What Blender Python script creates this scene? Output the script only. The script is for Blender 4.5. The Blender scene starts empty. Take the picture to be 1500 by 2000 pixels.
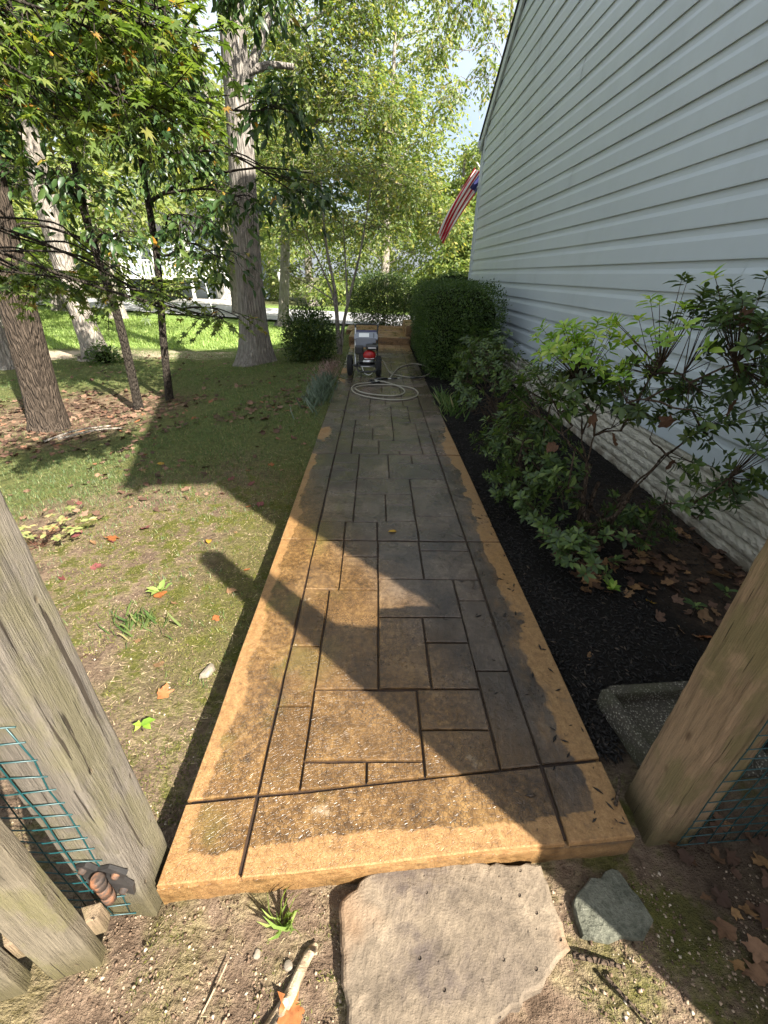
import bpy, bmesh, math, random
import numpy as np
from mathutils import Vector, Matrix
from math import sin, cos, pi, radians, exp

random.seed(7)
RNG = np.random.default_rng(7)
sc = bpy.context.scene
C = sc.collection

# ------------------------------------------------------------------ camera
# axes: X right of the path, Y along the path away from the viewer, Z up; path surface is z = 0
CAM_R = [[0.9996207814, 0.0118817974, 0.0248418251],
         [-0.0158325128, -0.4901166197, 0.8715130697],
         [0.0225305331, -0.8715758842, -0.4897426397]]
cam_d = bpy.data.cameras.new("camera")
cam_d.sensor_fit = 'VERTICAL'; cam_d.sensor_height = 36.0; cam_d.lens = 826.0 / 2000.0 * 36.0
cam_d.clip_start = 0.02; cam_d.clip_end = 600
cam = bpy.data.objects.new("camera", cam_d); C.objects.link(cam)
cam.matrix_world = Matrix(((CAM_R[0][0], -CAM_R[0][1], -CAM_R[0][2], 0),
                           (CAM_R[1][0], -CAM_R[1][1], -CAM_R[1][2], 0),
                           (CAM_R[2][0], -CAM_R[2][1], -CAM_R[2][2], 1.5), (0, 0, 0, 1)))
sc.camera = cam

# ------------------------------------------------------------------ light
SUN_EL, SUN_AZ = radians(40), radians(135)          # azimuth clockwise from +Y
wd = bpy.data.worlds.new("World"); sc.world = wd; wd.use_nodes = True
wn = wd.node_tree; wn.nodes.clear()
wo = wn.nodes.new('ShaderNodeOutputWorld'); wb = wn.nodes.new('ShaderNodeBackground')
sk = wn.nodes.new('ShaderNodeTexSky'); sk.sky_type = 'NISHITA'; sk.sun_disc = False
sk.sun_elevation = SUN_EL; sk.sun_rotation = SUN_AZ; sk.air_density = 0.8; sk.dust_density = 5.0; sk.ozone_density = 1.0
wb.inputs[1].default_value = 0.083
# thin broken white cloud over the whole sky
w_tc = wn.nodes.new('ShaderNodeTexCoord'); w_no = wn.nodes.new('ShaderNodeTexNoise'); w_no.inputs['Scale'].default_value = 2.2; w_no.inputs['Detail'].default_value = 6
w_mr = wn.nodes.new('ShaderNodeMapRange'); w_mr.interpolation_type = 'SMOOTHSTEP'
for i_, v_ in zip((1, 2, 3, 4), (0.36, 0.56, 0.30, 0.82)): w_mr.inputs[i_].default_value = v_
w_mx = wn.nodes.new('ShaderNodeMix'); w_mx.data_type = 'RGBA'; w_mx.inputs[7].default_value = (3.5, 3.8, 4.1, 1)
wn.links.new(w_tc.outputs['Generated'], w_no.inputs['Vector']); wn.links.new(w_no.outputs[0], w_mr.inputs[0]); wn.links.new(w_mr.outputs[0], w_mx.inputs[0])
wn.links.new(sk.outputs[0], w_mx.inputs[6]); wn.links.new(w_mx.outputs[2], wb.inputs[0]); wn.links.new(wb.outputs[0], wo.inputs[0])
sl = bpy.data.lights.new("sun", 'SUN'); sl.energy = 5.0; sl.angle = radians(0.55); sl.color = (1.0, 0.93, 0.82)
so = bpy.data.objects.new("sun", sl); C.objects.link(so)
to_sun = Vector((sin(SUN_AZ) * cos(SUN_EL), cos(SUN_AZ) * cos(SUN_EL), sin(SUN_EL)))
so.rotation_euler = (-to_sun).to_track_quat('-Z', 'Y').to_euler(); so.location = to_sun * 40
vs = sc.view_settings
vs.view_transform = 'Standard'; vs.look = 'None'; vs.gamma = 1; vs.exposure = 2.05; vs.use_curve_mapping = False
cy = sc.cycles
cy.use_denoising = True; cy.max_bounces = 6; cy.diffuse_bounces = 4; cy.glossy_bounces = 2
cy.transmission_bounces = 3; cy.transparent_max_bounces = 6
cy.use_adaptive_sampling = True; cy.adaptive_threshold = 0.02; cy.sample_clamp_indirect = 6

# ------------------------------------------------------------------ node helpers
class S:
    """a shader socket with arithmetic"""
    def __init__(s, nt, k): s.nt = nt; s.k = k
    def _m(s, op, o, rev=False, clamp=False):
        n = s.nt.nodes.new('ShaderNodeMath'); n.operation = op; n.use_clamp = clamp
        a, b = (o, s) if rev else (s, o)
        for i, v in enumerate((a, b)):
            if v is None: continue
            if isinstance(v, S): s.nt.links.new(v.k, n.inputs[i])
            else: n.inputs[i].default_value = v
        return S(s.nt, n.outputs[0])
    def __add__(s, o): return s._m('ADD', o)
    __radd__ = __add__
    def __sub__(s, o): return s._m('SUBTRACT', o)
    def __rsub__(s, o): return s._m('SUBTRACT', o, True)
    def __mul__(s, o): return s._m('MULTIPLY', o)
    __rmul__ = __mul__
    def __truediv__(s, o): return s._m('DIVIDE', o)
    def mx(s, o): return s._m('MAXIMUM', o)
    def mn(s, o): return s._m('MINIMUM', o)
    def abs(s): return s._m('ABSOLUTE', None)
    def sin(s): return s._m('SINE', None)
    def fract(s): return s._m('FRACT', None)
    def pw(s, o): return s._m('POWER', o)
    def clamp(s): return s._m('ADD', 0.0, clamp=True)
    def ss(s, a, b, lo=0.0, hi=1.0):
        n = s.nt.nodes.new('ShaderNodeMapRange'); n.interpolation_type = 'SMOOTHSTEP'
        if a > b: a, b, lo, hi = b, a, hi, lo
        s.nt.links.new(s.k, n.inputs[0])
        for i, v in zip((1, 2, 3, 4), (a, b, lo, hi)): n.inputs[i].default_value = v
        return S(s.nt, n.outputs[0])

class Mat:
    def __init__(s, name, rough=0.8, spec=0.3):
        s.m = bpy.data.materials.new(name); s.m.use_nodes = True; s.nt = s.m.node_tree
        s.b = s.nt.nodes['Principled BSDF']; s.out = s.nt.nodes['Material Output']
        s.b.inputs['Roughness'].default_value = rough; s.b.inputs['Specular IOR Level'].default_value = spec
        s._pos = None
    def new(s, t): return s.nt.nodes.new(t)
    def lk(s, a, b): s.nt.links.new(a.k if isinstance(a, S) else a, b)
    def pos(s, obj=False):
        if obj: return s.new('ShaderNodeTexCoord').outputs['Object']
        if s._pos is None: s._pos = s.new('ShaderNodeNewGeometry').outputs['Position']
        return s._pos
    def xyz(s, obj=False):
        n = s.new('ShaderNodeSeparateXYZ'); s.lk(s.pos(obj), n.inputs[0])
        return [S(s.nt, o) for o in n.outputs]
    def vec(s, scale=(1, 1, 1), loc=(0, 0, 0), obj=False, rot=(0, 0, 0)):
        n = s.new('ShaderNodeMapping'); s.lk(s.pos(obj), n.inputs[0])
        n.inputs['Scale'].default_value = scale; n.inputs['Location'].default_value = loc; n.inputs['Rotation'].default_value = rot
        return n.outputs[0]
    def noise(s, scale, detail=4, rough=0.55, v=None, dist=0.0):
        n = s.new('ShaderNodeTexNoise'); s.lk(v if v is not None else s.pos(), n.inputs['Vector'])
        n.inputs['Scale'].default_value = scale; n.inputs['Detail'].default_value = detail
        n.inputs['Roughness'].default_value = rough; n.inputs['Distortion'].default_value = dist
        return S(s.nt, n.outputs[0])
    def vor(s, scale, v=None, feature='F1', rnd=1.0, out=0):
        n = s.new('ShaderNodeTexVoronoi'); n.feature = feature; s.lk(v if v is not None else s.pos(), n.inputs['Vector'])
        n.inputs['Scale'].default_value = scale; n.inputs['Randomness'].default_value = rnd
        return S(s.nt, n.outputs[out])
    def island(s): return S(s.nt, s.new('ShaderNodeNewGeometry').outputs['Random Per Island'])
    def objrnd(s): return S(s.nt, s.new('ShaderNodeObjectInfo').outputs['Random'])
    def ramp(s, f, stops, const=False):
        n = s.new('ShaderNodeValToRGB'); s.lk(f, n.inputs[0])
        if const: n.color_ramp.interpolation = 'CONSTANT'
        e = n.color_ramp.elements
        while len(e) < len(stops): e.new(0.5)
        for el, (p, c) in zip(e, stops): el.position = p; el.color = (*c, 1)
        return n.outputs[0]
    def mix(s, f, a, b, mode='MIX'):
        n = s.new('ShaderNodeMix'); n.data_type = 'RGBA'; n.blend_type = mode
        for v, i in ((f, 0), (a, 6), (b, 7)):
            if isinstance(v, (tuple, list)): n.inputs[i].default_value = (*v[:3], 1)
            elif isinstance(v, (int, float)): n.inputs[i].default_value = v
            else: s.lk(v, n.inputs[i])
        return n.outputs[2]
    def col(s, c):
        if isinstance(c, (tuple, list)): s.b.inputs['Base Color'].default_value = (*c[:3], 1)
        else: s.lk(c, s.b.inputs['Base Color'])
        return s
    def rough(s, r): s.lk(r, s.b.inputs['Roughness']); return s
    def bump(s, h, strength=0.4, dist=0.01):
        n = s.new('ShaderNodeBump'); n.inputs['Strength'].default_value = strength; n.inputs['Distance'].default_value = dist
        s.lk(h, n.inputs['Height']); s.lk(n.outputs[0], s.b.inputs['Normal']); return s
    def trans(s, colour, amount):
        t = s.new('ShaderNodeBsdfTranslucent'); mx = s.new('ShaderNodeMixShader'); mx.inputs[0].default_value = amount
        if isinstance(colour, (tuple, list)): t.inputs[0].default_value = (*colour, 1)
        else: s.lk(colour, t.inputs[0])
        s.lk(s.b.outputs[0], mx.inputs[1]); s.lk(t.outputs[0], mx.inputs[2]); s.lk(mx.outputs[0], s.out.inputs[0]); return s

# ------------------------------------------------------------------ mesh helpers
def tag(o, label=None, cat=None, group=None, kind=None):
    if label: o['label'] = label
    if cat: o['category'] = cat
    if group: o['group'] = group
    if kind: o['kind'] = kind
    return o

def link(o, parent=None):
    C.objects.link(o)
    if parent is not None:
        o.parent = parent
        if tuple(parent.location) != (0, 0, 0) or tuple(parent.rotation_euler) != (0, 0, 0):
            o.matrix_parent_inverse = mat_of(parent).inverted()
    return o

def mat_of(o):
    m = Matrix.LocRotScale(o.location, o.rotation_euler, o.scale)
    return m if o.parent is None else mat_of(o.parent) @ o.matrix_parent_inverse @ m

def empty(name, loc=(0, 0, 0)):
    o = bpy.data.objects.new(name, None); C.objects.link(o); o.location = loc; o.empty_display_size = 0.1
    return o

def npmesh(name, V, F, mat, parent=None, smooth=False):
    """V (n,3), F (m,k) all faces with k corners"""
    V = np.asarray(V, dtype=np.float32); F = np.asarray(F, dtype=np.int32)
    me = bpy.data.meshes.new(name)
    m, k = F.shape
    me.vertices.add(len(V)); me.vertices.foreach_set('co', V.ravel())
    me.loops.add(m * k); me.loops.foreach_set('vertex_index', F.ravel())
    me.polygons.add(m); me.polygons.foreach_set('loop_start', np.arange(m, dtype=np.int32) * k)
    try: me.polygons.foreach_set('loop_total', np.full(m, k, dtype=np.int32))
    except Exception: pass
    me.update(calc_edges=True); me.validate()
    if smooth: me.polygons.foreach_set('use_smooth', np.ones(m, dtype=bool))
    me.materials.append(mat)
    o = bpy.data.objects.new(name, me)
    return link(o, parent)

class MB:
    """collects simple shapes into one mesh"""
    def __init__(s): s.v = []; s.f = []; s.sm = []
    def add(s, v, f, smooth=False):
        n = len(s.v); s.v += [tuple(map(float, p)) for p in v]; s.f += [tuple(i + n for i in q) for q in f]; s.sm += [smooth] * len(f); return s
    def box(s, c, d, rot=None, bev=0.0):
        bm = bmesh.new(); bmesh.ops.create_cube(bm, size=1.0)
        for v in bm.verts: v.co = Vector((v.co.x * d[0], v.co.y * d[1], v.co.z * d[2]))
        if bev: bmesh.ops.bevel(bm, geom=bm.edges[:], offset=bev, segments=2, profile=0.6, affect='EDGES')
        m = Matrix.Translation(c) @ (rot.to_4x4() if rot is not None else Matrix.Identity(4))
        bm.verts.index_update()
        s.add([m @ v.co for v in bm.verts], [[v.index for v in f.verts] for f in bm.faces]); bm.free(); return s
    def tube(s, pts, r, n=8, cap=True, smooth=True, closed=False):
        V, F = tube_np(pts, r, n, closed)
        k = len(s.v); s.add(V, F, smooth)
        if cap and not closed:
            m = len(pts)
            s.f.append(tuple(k + i for i in range(n))[::-1]); s.f.append(tuple(k + (m - 1) * n + i for i in range(n))); s.sm += [False, False]
        return s
    def prism(s, poly, z0, z1):
        n = len(poly)
        v = [(p[0], p[1], z0) for p in poly] + [(p[0], p[1], z1) for p in poly]
        f = [tuple(range(n))[::-1], tuple(range(n, 2 * n))] + [(i, (i + 1) % n, n + (i + 1) % n, n + i) for i in range(n)]
        return s.add(v, f)
    def lathe(s, prof, c=(0, 0, 0), axis='Z', n=24):
        v = []
        for (r, h) in prof:
            for i in range(n):
                a = 2 * pi * i / n
                p = {'Z': (r * cos(a), r * sin(a), h), 'X': (h, r * cos(a), r * sin(a)), 'Y': (r * sin(a), h, r * cos(a))}[axis]
                v.append((p[0] + c[0], p[1] + c[1], p[2] + c[2]))
        f = [(j * n + i, j * n + (i + 1) % n, (j + 1) * n + (i + 1) % n, (j + 1) * n + i) for j in range(len(prof) - 1) for i in range(n)]
        return s.add(v, f, True)
    def build(s, name, mat, parent=None, fix=True):
        me = bpy.data.meshes.new(name); me.from_pydata(s.v, [], s.f)
        me.polygons.foreach_set('use_smooth', s.sm)
        me.update()
        if fix:
            bm = bmesh.new(); bm.from_mesh(me); bmesh.ops.recalc_face_normals(bm, faces=bm.faces[:]); bm.to_mesh(me); bm.free()
        me.materials.append(mat.m if isinstance(mat, Mat) else mat)
        return link(bpy.data.objects.new(name, me), parent)

def tube_np(pts, r, n=8, closed=False):
    P = np.asarray(pts, float); m = len(P)
    R = np.full(m, r, float) if np.isscalar(r) else np.asarray(r, float)
    T = np.gradient(P, axis=0) if not closed else np.roll(P, -1, 0) - np.roll(P, 1, 0)
    T /= np.linalg.norm(T, axis=1, keepdims=True) + 1e-9
    ref = np.array([0, 0, 1.0]) if abs(T[0, 2]) < 0.9 else np.array([1.0, 0, 0])
    U = np.zeros_like(P); u = np.cross(T[0], ref); u /= np.linalg.norm(u)
    for i in range(m):
        u = u - T[i] * (u @ T[i]); u /= np.linalg.norm(u) + 1e-9; U[i] = u
    W = np.cross(T, U)
    a = np.arange(n) * 2 * pi / n
    V = (P[:, None, :] + R[:, None, None] * (np.cos(a)[None, :, None] * U[:, None, :] + np.sin(a)[None, :, None] * W[:, None, :])).reshape(-1, 3)
    F = []
    for j in range(m if closed else m - 1):
        k = (j + 1) % m
        for i in range(n): F.append((j * n + i, j * n + (i + 1) % n, k * n + (i + 1) % n, k * n + i))
    return V, F

def catmull(pts, sub=8, closed=False):
    P = [np.array(p, float) for p in pts]; out = []; n = len(P)
    for i in range(n if closed else n - 1):
        p0 = P[(i - 1) % n] if closed or i > 0 else P[0]; p1 = P[i]; p2 = P[(i + 1) % n]; p3 = P[(i + 2) % n] if closed or i + 2 < n else P[-1]
        for k in range(sub):
            t = k / sub
            out.append(0.5 * ((2 * p1) + (-p0 + p2) * t + (2 * p0 - 5 * p1 + 4 * p2 - p3) * t * t + (-p0 + 3 * p1 - 3 * p2 + p3) * t ** 3))
    if not closed: out.append(P[-1])
    return np.array(out)

# leaf templates: (verts in along/side/normal axes, triangles)
LEAF4 = (np.array([(0, 0, 0), (1, 0, -.10), (.42, .25, .05), (.42, -.25, .05)]), np.array([(0, 1, 2), (0, 3, 1)]))
LEAF8 = (np.array([(0, 0, 0), (.3, 0, -.02), (.68, 0, -.06), (1, 0, -.16), (.25, .17, .05), (.62, .2, .02), (.25, -.17, .05), (.62, -.2, .02)]),
         np.array([(0, 1, 4), (1, 5, 4), (1, 2, 5), (2, 3, 5), (0, 6, 1), (1, 6, 7), (1, 7, 2), (2, 7, 3)]))
WIDE8 = (np.array([(0, 0, 0), (.3, 0, -.02), (.68, 0, -.08), (1, 0, -.22), (.28, .27, .05), (.66, .25, .0), (.28, -.27, .05), (.66, -.25, .0)]), LEAF8[1])
LANCE = (np.array([(0, 0, 0), (.3, .01, -.02), (.68, .02, -.09), (1, .05, -.26), (.26, .18, .06), (.62, .19, -.01), (.26, -.17, .05), (.62, -.15, -.03)]), LEAF8[1])
def palmate(n=7, spread=250, inner=0.3, wid=0.12):
    v = [(0, 0, 0)]; f = []
    for i in range(n):
        a = radians(-spread / 2 + spread * i / (n - 1)); L = 1.0 - 0.45 * abs(i - (n - 1) / 2) / ((n - 1) / 2)
        d = np.array((cos(a), sin(a))); s = np.array((-sin(a), cos(a)))
        k = len(v)
        l_ = d * L * 0.48 + s * wid * L; r_ = d * L * 0.48 - s * wid * L; t = d * L
        v += [(l_[0], l_[1], .02), (t[0], t[1], -.12 * L), (r_[0], r_[1], .02)]
        f += [(0, k + 1, k), (0, k + 2, k + 1)]
    for i in range(n - 1): f.append((0, 1 + 3 * i, 1 + 3 * (i + 1) + 2))
    return np.array(v), np.array(f)
MAPLE = palmate()
def lobed(seed=0, n=5):
    r = np.random.default_rng(seed); v = [(0.45, 0, 0)]; ring = []
    A = np.linspace(-pi, pi, 22, endpoint=False)
    for i, a in enumerate(A):
        lob = 0.5 + 0.5 * cos(n * a + 0.5 * sin(a + seed)); rad = (0.34 + 0.13 * lob) * (1 + 0.16 * r.normal())
        x = 0.45 + rad * cos(a) * 1.0; y = rad * sin(a) * 0.95
        ring.append((x, y, 0.10 * r.normal() * rad + 0.28 * y * y + 0.10 * (x - .45) ** 2))
    v += ring; m = len(ring)
    return np.array(v), np.array([(0, 1 + i, 1 + (i + 1) % m) for i in range(m)])
LITTER = [lobed(i) for i in range(5)]

def unit(a): return a / (np.linalg.norm(a, axis=-1, keepdims=True) + 1e-9)

def leaf_geo(pos, d, nrm, size, tpl):
    d = unit(d); s = unit(np.cross(nrm, d)); n = np.cross(d, s)
    tv, tf = tpl; N = len(pos); k = len(tv)
    V = pos[:, None, :] + size[:, None, None] * (tv[None, :, 0, None] * d[:, None] + tv[None, :, 1, None] * s[:, None] + tv[None, :, 2, None] * n[:, None])
    F = tf[None] + (np.arange(N) * k)[:, None, None]
    return V.reshape(-1, 3), F.reshape(-1, 3)

def leaves(name, pos, d, nrm, size, tpl, mat, parent=None):
    V, F = leaf_geo(pos, d, nrm, size, tpl)
    return npmesh(name, V, F, mat.m if isinstance(mat, Mat) else mat, parent)

def in_blobs(rng, blobs, n, shell=0.45):
    """points in ellipsoids (cx,cy,cz,rx,ry,rz), volume weighted, biased outward; also outward direction"""
    B = np.array(blobs, float); w = (B[:, 3] * B[:, 4] * B[:, 5]) ** 0.75; w /= w.sum()
    i = rng.choice(len(B), n, p=w); u = unit(rng.normal(size=(n, 3))); r = rng.random(n) ** shell
    return B[i, :3] + u * r[:, None] * B[i, 3:6], u, i

def spray_leaves(rng, centers, outw, per, length, droop=0.35, flat=0.6):
    """leaves along short twigs starting at centers: returns pos, dir, normal, twig ends"""
    n = len(centers)
    td = unit(outw * np.array([1, 1, 0.45]) + rng.normal(size=(n, 3)) * 0.45 + np.array([0, 0, -droop]))
    L = length * (0.6 + 0.8 * rng.random(n))
    t = (np.arange(per) + rng.random((n, per)) * 0.8) / per
    side = unit(np.cross(td, np.array([0, 0, 1.0]))); sg = np.where(np.arange(per) % 2 == 0, 1.0, -1.0)
    pos = centers[:, None] + td[:, None] * (t * L[:, None])[..., None] + np.array([0, 0, -1.0]) * ((t ** 2) * L[:, None] * droop * 0.7)[..., None]
    d = td[:, None] * 0.7 + side[:, None] * (sg[None, :, None] * 0.85) + rng.normal(size=(n, per, 3)) * 0.3 + np.array([0, 0, -droop])
    nr = np.array([0, 0, flat + 0.3]) + rng.normal(size=(n, per, 3)) * (0.75 - flat * 0.5)
    ends = centers + td * L[:, None] + np.array([0, 0, -1.0]) * (L * droop * 0.7)[:, None]
    return pos.reshape(-1, 3), d.reshape(-1, 3), unit(nr.reshape(-1, 3)), ends

def twigs(name, a, b, r, mat, parent):
    """three sided twigs from a to b"""
    n = len(a); d = unit(b - a); u = unit(np.cross(d, np.array([0.3, 0.2, 0.93]))); w = np.cross(d, u)
    ang = np.arange(3) * 2 * pi / 3
    ring = np.cos(ang)[None, :, None] * u[:, None] + np.sin(ang)[None, :, None] * w[:, None]
    V = np.concatenate([a[:, None] + ring * np.asarray(r).reshape(-1, 1, 1), b[:, None] + ring * np.asarray(r).reshape(-1, 1, 1) * 0.4], 1).reshape(-1, 3)
    F = np.array([(0, 1, 4, 3), (1, 2, 5, 4), (2, 0, 3, 5)])[None] + (np.arange(n) * 6)[:, None, None]
    return tag(npmesh(name, V, F.reshape(-1, 4), mat.m, parent, True), kind='stuff')

def vnoise(x, y, seed=0):
    """cheap smooth value noise, numpy arrays"""
    def h(i, j): 
        q = np.sin(i * 127.1 + j * 311.7 + seed * 74.7) * 43758.5453
        return q - np.floor(q)
    i = np.floor(x); j = np.floor(y); fx = x - i; fy = y - j
    fx = fx * fx * (3 - 2 * fx); fy = fy * fy * (3 - 2 * fy)
    return (h(i, j) * (1 - fx) + h(i + 1, j) * fx) * (1 - fy) + (h(i, j + 1) * (1 - fx) + h(i + 1, j + 1) * fx) * fy

def sstep(a, b, x):
    t = np.clip((np.asarray(x, float) - a) / (b - a), 0, 1); return t * t * (3 - 2 * t)

# ------------------------------------------------------------------ terrain
def gz(x, y, fine=True):
    x = np.asarray(x, float); y = np.asarray(y, float)
    d = -0.6 - x
    edge = -0.175 + 0.115 * sstep(2.6, 6.0, y)
    left = edge - 0.34 * sstep(0.25, 3.6, d) - 0.06 * sstep(3.6, 9, d)
    left = left + 0.05 * np.exp(-((y - 4.2) / 1.2) ** 2 - ((d - 1.2) / 1.0) ** 2)
    front = -0.105 + 0.02 * (vnoise(x * 3, y * 3, 3) - 0.5)
    left = left + (front - left) * sstep(0.75, 0.3, y)
    bed = -0.055 + 0.05 * np.exp(-((x - 1.55) / 0.5) ** 2) + 0.02 * (vnoise(x * 2.2, y * 2.2, 9) - 0.5)
    bed = bed + (front - bed) * sstep(0.95, 0.6, y)
    z = np.where(d > 0, left, bed)
    far = -0.5 + 0.62 * sstep(-3.2, -0.4, x) * sstep(19, 13.0, y)
    z = z + (far - z) * sstep(11.0, 13.0, y)
    under = (x > -0.585) & (x < 0.815) & (y > 0.575 + 0.078 * (x + 0.6)) & (y < 12.9)
    z = np.where(under, -0.24, z)
    if fine:
        a = sstep(12, 5, y) * (1 + .9 * sstep(.8, .5, y))
        z = z + a * (0.018 * (vnoise(x * 7, y * 7, 1) - 0.5) + 0.012 * (vnoise(x * 19, y * 19, 2) - 0.5) + 0.006 * (vnoise(x * 47, y * 47, 5) - 0.5))
        z = z + 0.10 * (vnoise(x * 0.5, y * 0.5, 6) - 0.5) * sstep(-1.2, -3.0, x)
    return z

def axis(lo, a, b, hi, step):
    mid = list(np.arange(a, b + 1e-6, step)); out = []; s = step; v = a
    while v > lo: s *= 1.13; v -= s; out.append(v)
    up = []; s = step; v = mid[-1]
    while v < hi: s *= 1.13; v += s; up.append(v)
    return np.array(out[::-1] + mid + up)

gx = axis(-160, -5.2, 2.5, 120, 0.035); gy = axis(-25, -0.1, 6.5, 220, 0.035)
GX, GY = np.meshgrid(gx, gy); GZ = gz(GX, GY)
nx, ny = len(gx), len(gy)
idx = np.arange(nx * ny).reshape(ny, nx)
F = np.stack([idx[:-1, :-1], idx[:-1, 1:], idx[1:, 1:], idx[1:, :-1]], -1).reshape(-1, 4)

m = Mat("ground", 0.95, 0.15)
X, Y, Z = m.xyz()
n1 = m.noise(1.3, 5, 0.6); n2 = m.noise(5.5, 6, 0.65); n3 = m.noise(26, 5, 0.7); n4 = m.noise(90, 4, 0.7)
vst = m.noise(30, 4, 0.7, v=m.vec((1.0, 2.6, 1.0), rot=(0, 0, 0.5)))
dirt = m.ramp(n2 * 0.5 + n3 * 0.35 + n4 * 0.15, [(0.34, (0.045, 0.030, 0.020)), (0.46, (0.135, 0.094, 0.064)), (0.57, (0.225, 0.165, 0.116)), (0.70, (0.32, 0.25, 0.185))])
moss = m.ramp(n3 * 0.5 + n4 * 0.5, [(0.3, (0.026, 0.032, 0.006)), (0.5, (0.080, 0.084, 0.016)), (0.7, (0.155, 0.145, 0.032))])
straw = m.ramp(vst, [(0.40, (0.072, 0.052, 0.028)), (0.6, (0.255, 0.20, 0.12))])
sod = m.ramp(n3, [(0.3, (0.045, 0.055, 0.018)), (0.7, (0.14, 0.145, 0.05))])
lit = m.ramp(m.vor(16, out=1), [(0.2, (0.045, 0.027, 0.02)), (0.5, (0.12, 0.072, 0.05)), (0.8, (0.21, 0.145, 0.10))])
c = m.mix(n2.ss(0.42, 0.6), dirt, straw)
left = X.ss(-0.55, -0.62)
mossmask = (n1 * 0.35 + n2 * 0.65 + n3 * 0.16).ss(0.56, 0.66) * Y.ss(4.6, 3.2) * (0.25 + 0.75 * Y.ss(0.5, 1.0).mx(X.ss(0.5, 0.9)))
c = m.mix(mossmask, c, moss)
edge_moss = (X + 1.25 - Y * 0.04 + n2 * 0.8).ss(0.15, 0.7) * left * Y.ss(0.9, 1.6)
c = m.mix(edge_moss * 0.6, c, moss)
grassm = (Y + n1 * 1.6 - 0.25 * X).ss(4.3, 5.4) * left
c = m.mix(grassm, c, sod)
r1 = ((X + 4.4) * (X + 4.4) * 0.30 + (Y - 6.2) * (Y - 6.2) * 0.40 + n2 * 1.6)
litm = r1.ss(1.9, 1.0)
c = m.mix(litm * 0.9, c, lit)
swale = (Y - 12.9 - X * 0.10 + n2 * 1.6).abs().ss(1.0, 0.55) * X.ss(-1.8, -2.6)
lawn = m.ramp(n2, [(0.3, (0.10, 0.17, 0.035)), (0.7, (0.19, 0.26, 0.075))])
c = m.mix(Y.ss(12.3, 13.3), c, lawn)
c = m.mix(swale * 0.9, c, m.mix(n3, (0.33, 0.25, 0.18), (0.48, 0.40, 0.31)))
bed = X.ss(0.78, 0.84) * Y.ss(0.80, 1.0) * Y.ss(12.6, 12.2)
c = m.mix(bed, c, m.ramp(n4, [(0.3, (0.004, 0.0035, 0.003)), (0.7, (0.022, 0.018, 0.015))]))
beddirt = (X + n2 * 0.6 - 1.85).ss(-0.1, 0.35) * Y.ss(3.6, 2.2) * Y.ss(0.5, 0.8)
c = m.mix(beddirt * 0.8, c, m.ramp(n3, [(0.3, (0.03, 0.02, 0.014)), (0.7, (0.11, 0.075, 0.05))]))
damp = (X - 0.9 + n2 * 0.5).ss(0.1, 0.5) * Y.ss(1.0, 0.7)
c = m.mix(damp * 0.7, c, (0.06, 0.04, 0.027))
far = Y.ss(30, 34)
c = m.mix(far, c, (0.07, 0.075, 0.03))
m.col(c); m.bump(n3 * 0.5 + n4 * 0.35 + vst * 0.30 + m.noise(14, 6, 0.75, dist=0.6) * 0.6, 1.0, 0.04)
M_ground = m
ground = npmesh('ground', np.stack([GX, GY, GZ], -1).reshape(-1, 3), F, m.m, None, True)
tag(ground, kind='structure')

# road beyond the lawn
m = Mat("asphalt", 0.9); m.col(m.ramp(m.noise(3, 6, 0.7), [(0.3, (0.26, 0.26, 0.265)), (0.7, (0.38, 0.38, 0.385))])); m.bump(m.noise(60), 0.3)
cl = catmull([(-70, 50), (-34, 35.5), (-18, 29.6), (-8, 25.6), (0, 22.8), (10, 19.8), (40, 12)], 10)
t = np.gradient(cl, axis=0); t /= np.linalg.norm(t, axis=1, keepdims=True); nn = np.stack([-t[:, 1], t[:, 0]], 1)
L_, R_ = cl + nn * 3.0, cl - nn * 3.0
def ribbon(A, B, dz, name, mat, thick=0.0, parent=None):
    za = gz(A[:, 0], A[:, 1], False) + dz; zb = gz(B[:, 0], B[:, 1], False) + dz; k = len(A)
    zz = np.maximum(za, zb)
    V = np.concatenate([np.c_[A, zz], np.c_[B, zz]]); Fq = [(i, i + k, i + k + 1, i + 1) for i in range(k - 1)]
    return npmesh(name, V, Fq, mat.m, parent)
road = ribbon(L_, R_, 0.09, 'road', m); tag(road, kind='structure')
m = Mat("concrete_drive", 0.9); m.col(m.ramp(m.noise(4, 5), [(0.3, (0.42, 0.40, 0.37)), (0.7, (0.55, 0.53, 0.50))])); m.bump(m.noise(80), 0.2)
dr = np.array([(-14.5, 32.6), (-14.3, 30.8), (-13.0, 36), (-11, 40)]); 
drv = ribbon(np.array([(-13.6, 31.2), (-14.2, 34), (-15.0, 38)]), np.array([(-8.6, 29.2), (-9.2, 33), (-10.0, 38)]), 0.11, 'driveway', m); tag(drv, kind='structure')

# ------------------------------------------------------------------ stamped concrete path
XL, XG1, XG2, XR = -0.60, -0.37, 0.604, 0.832
yF = lambda x: 0.763 + (x + 0.367) * 0.095          # front joint
yE = lambda x: 0.520 + (x + 0.6) * 0.078            # front edge

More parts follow.
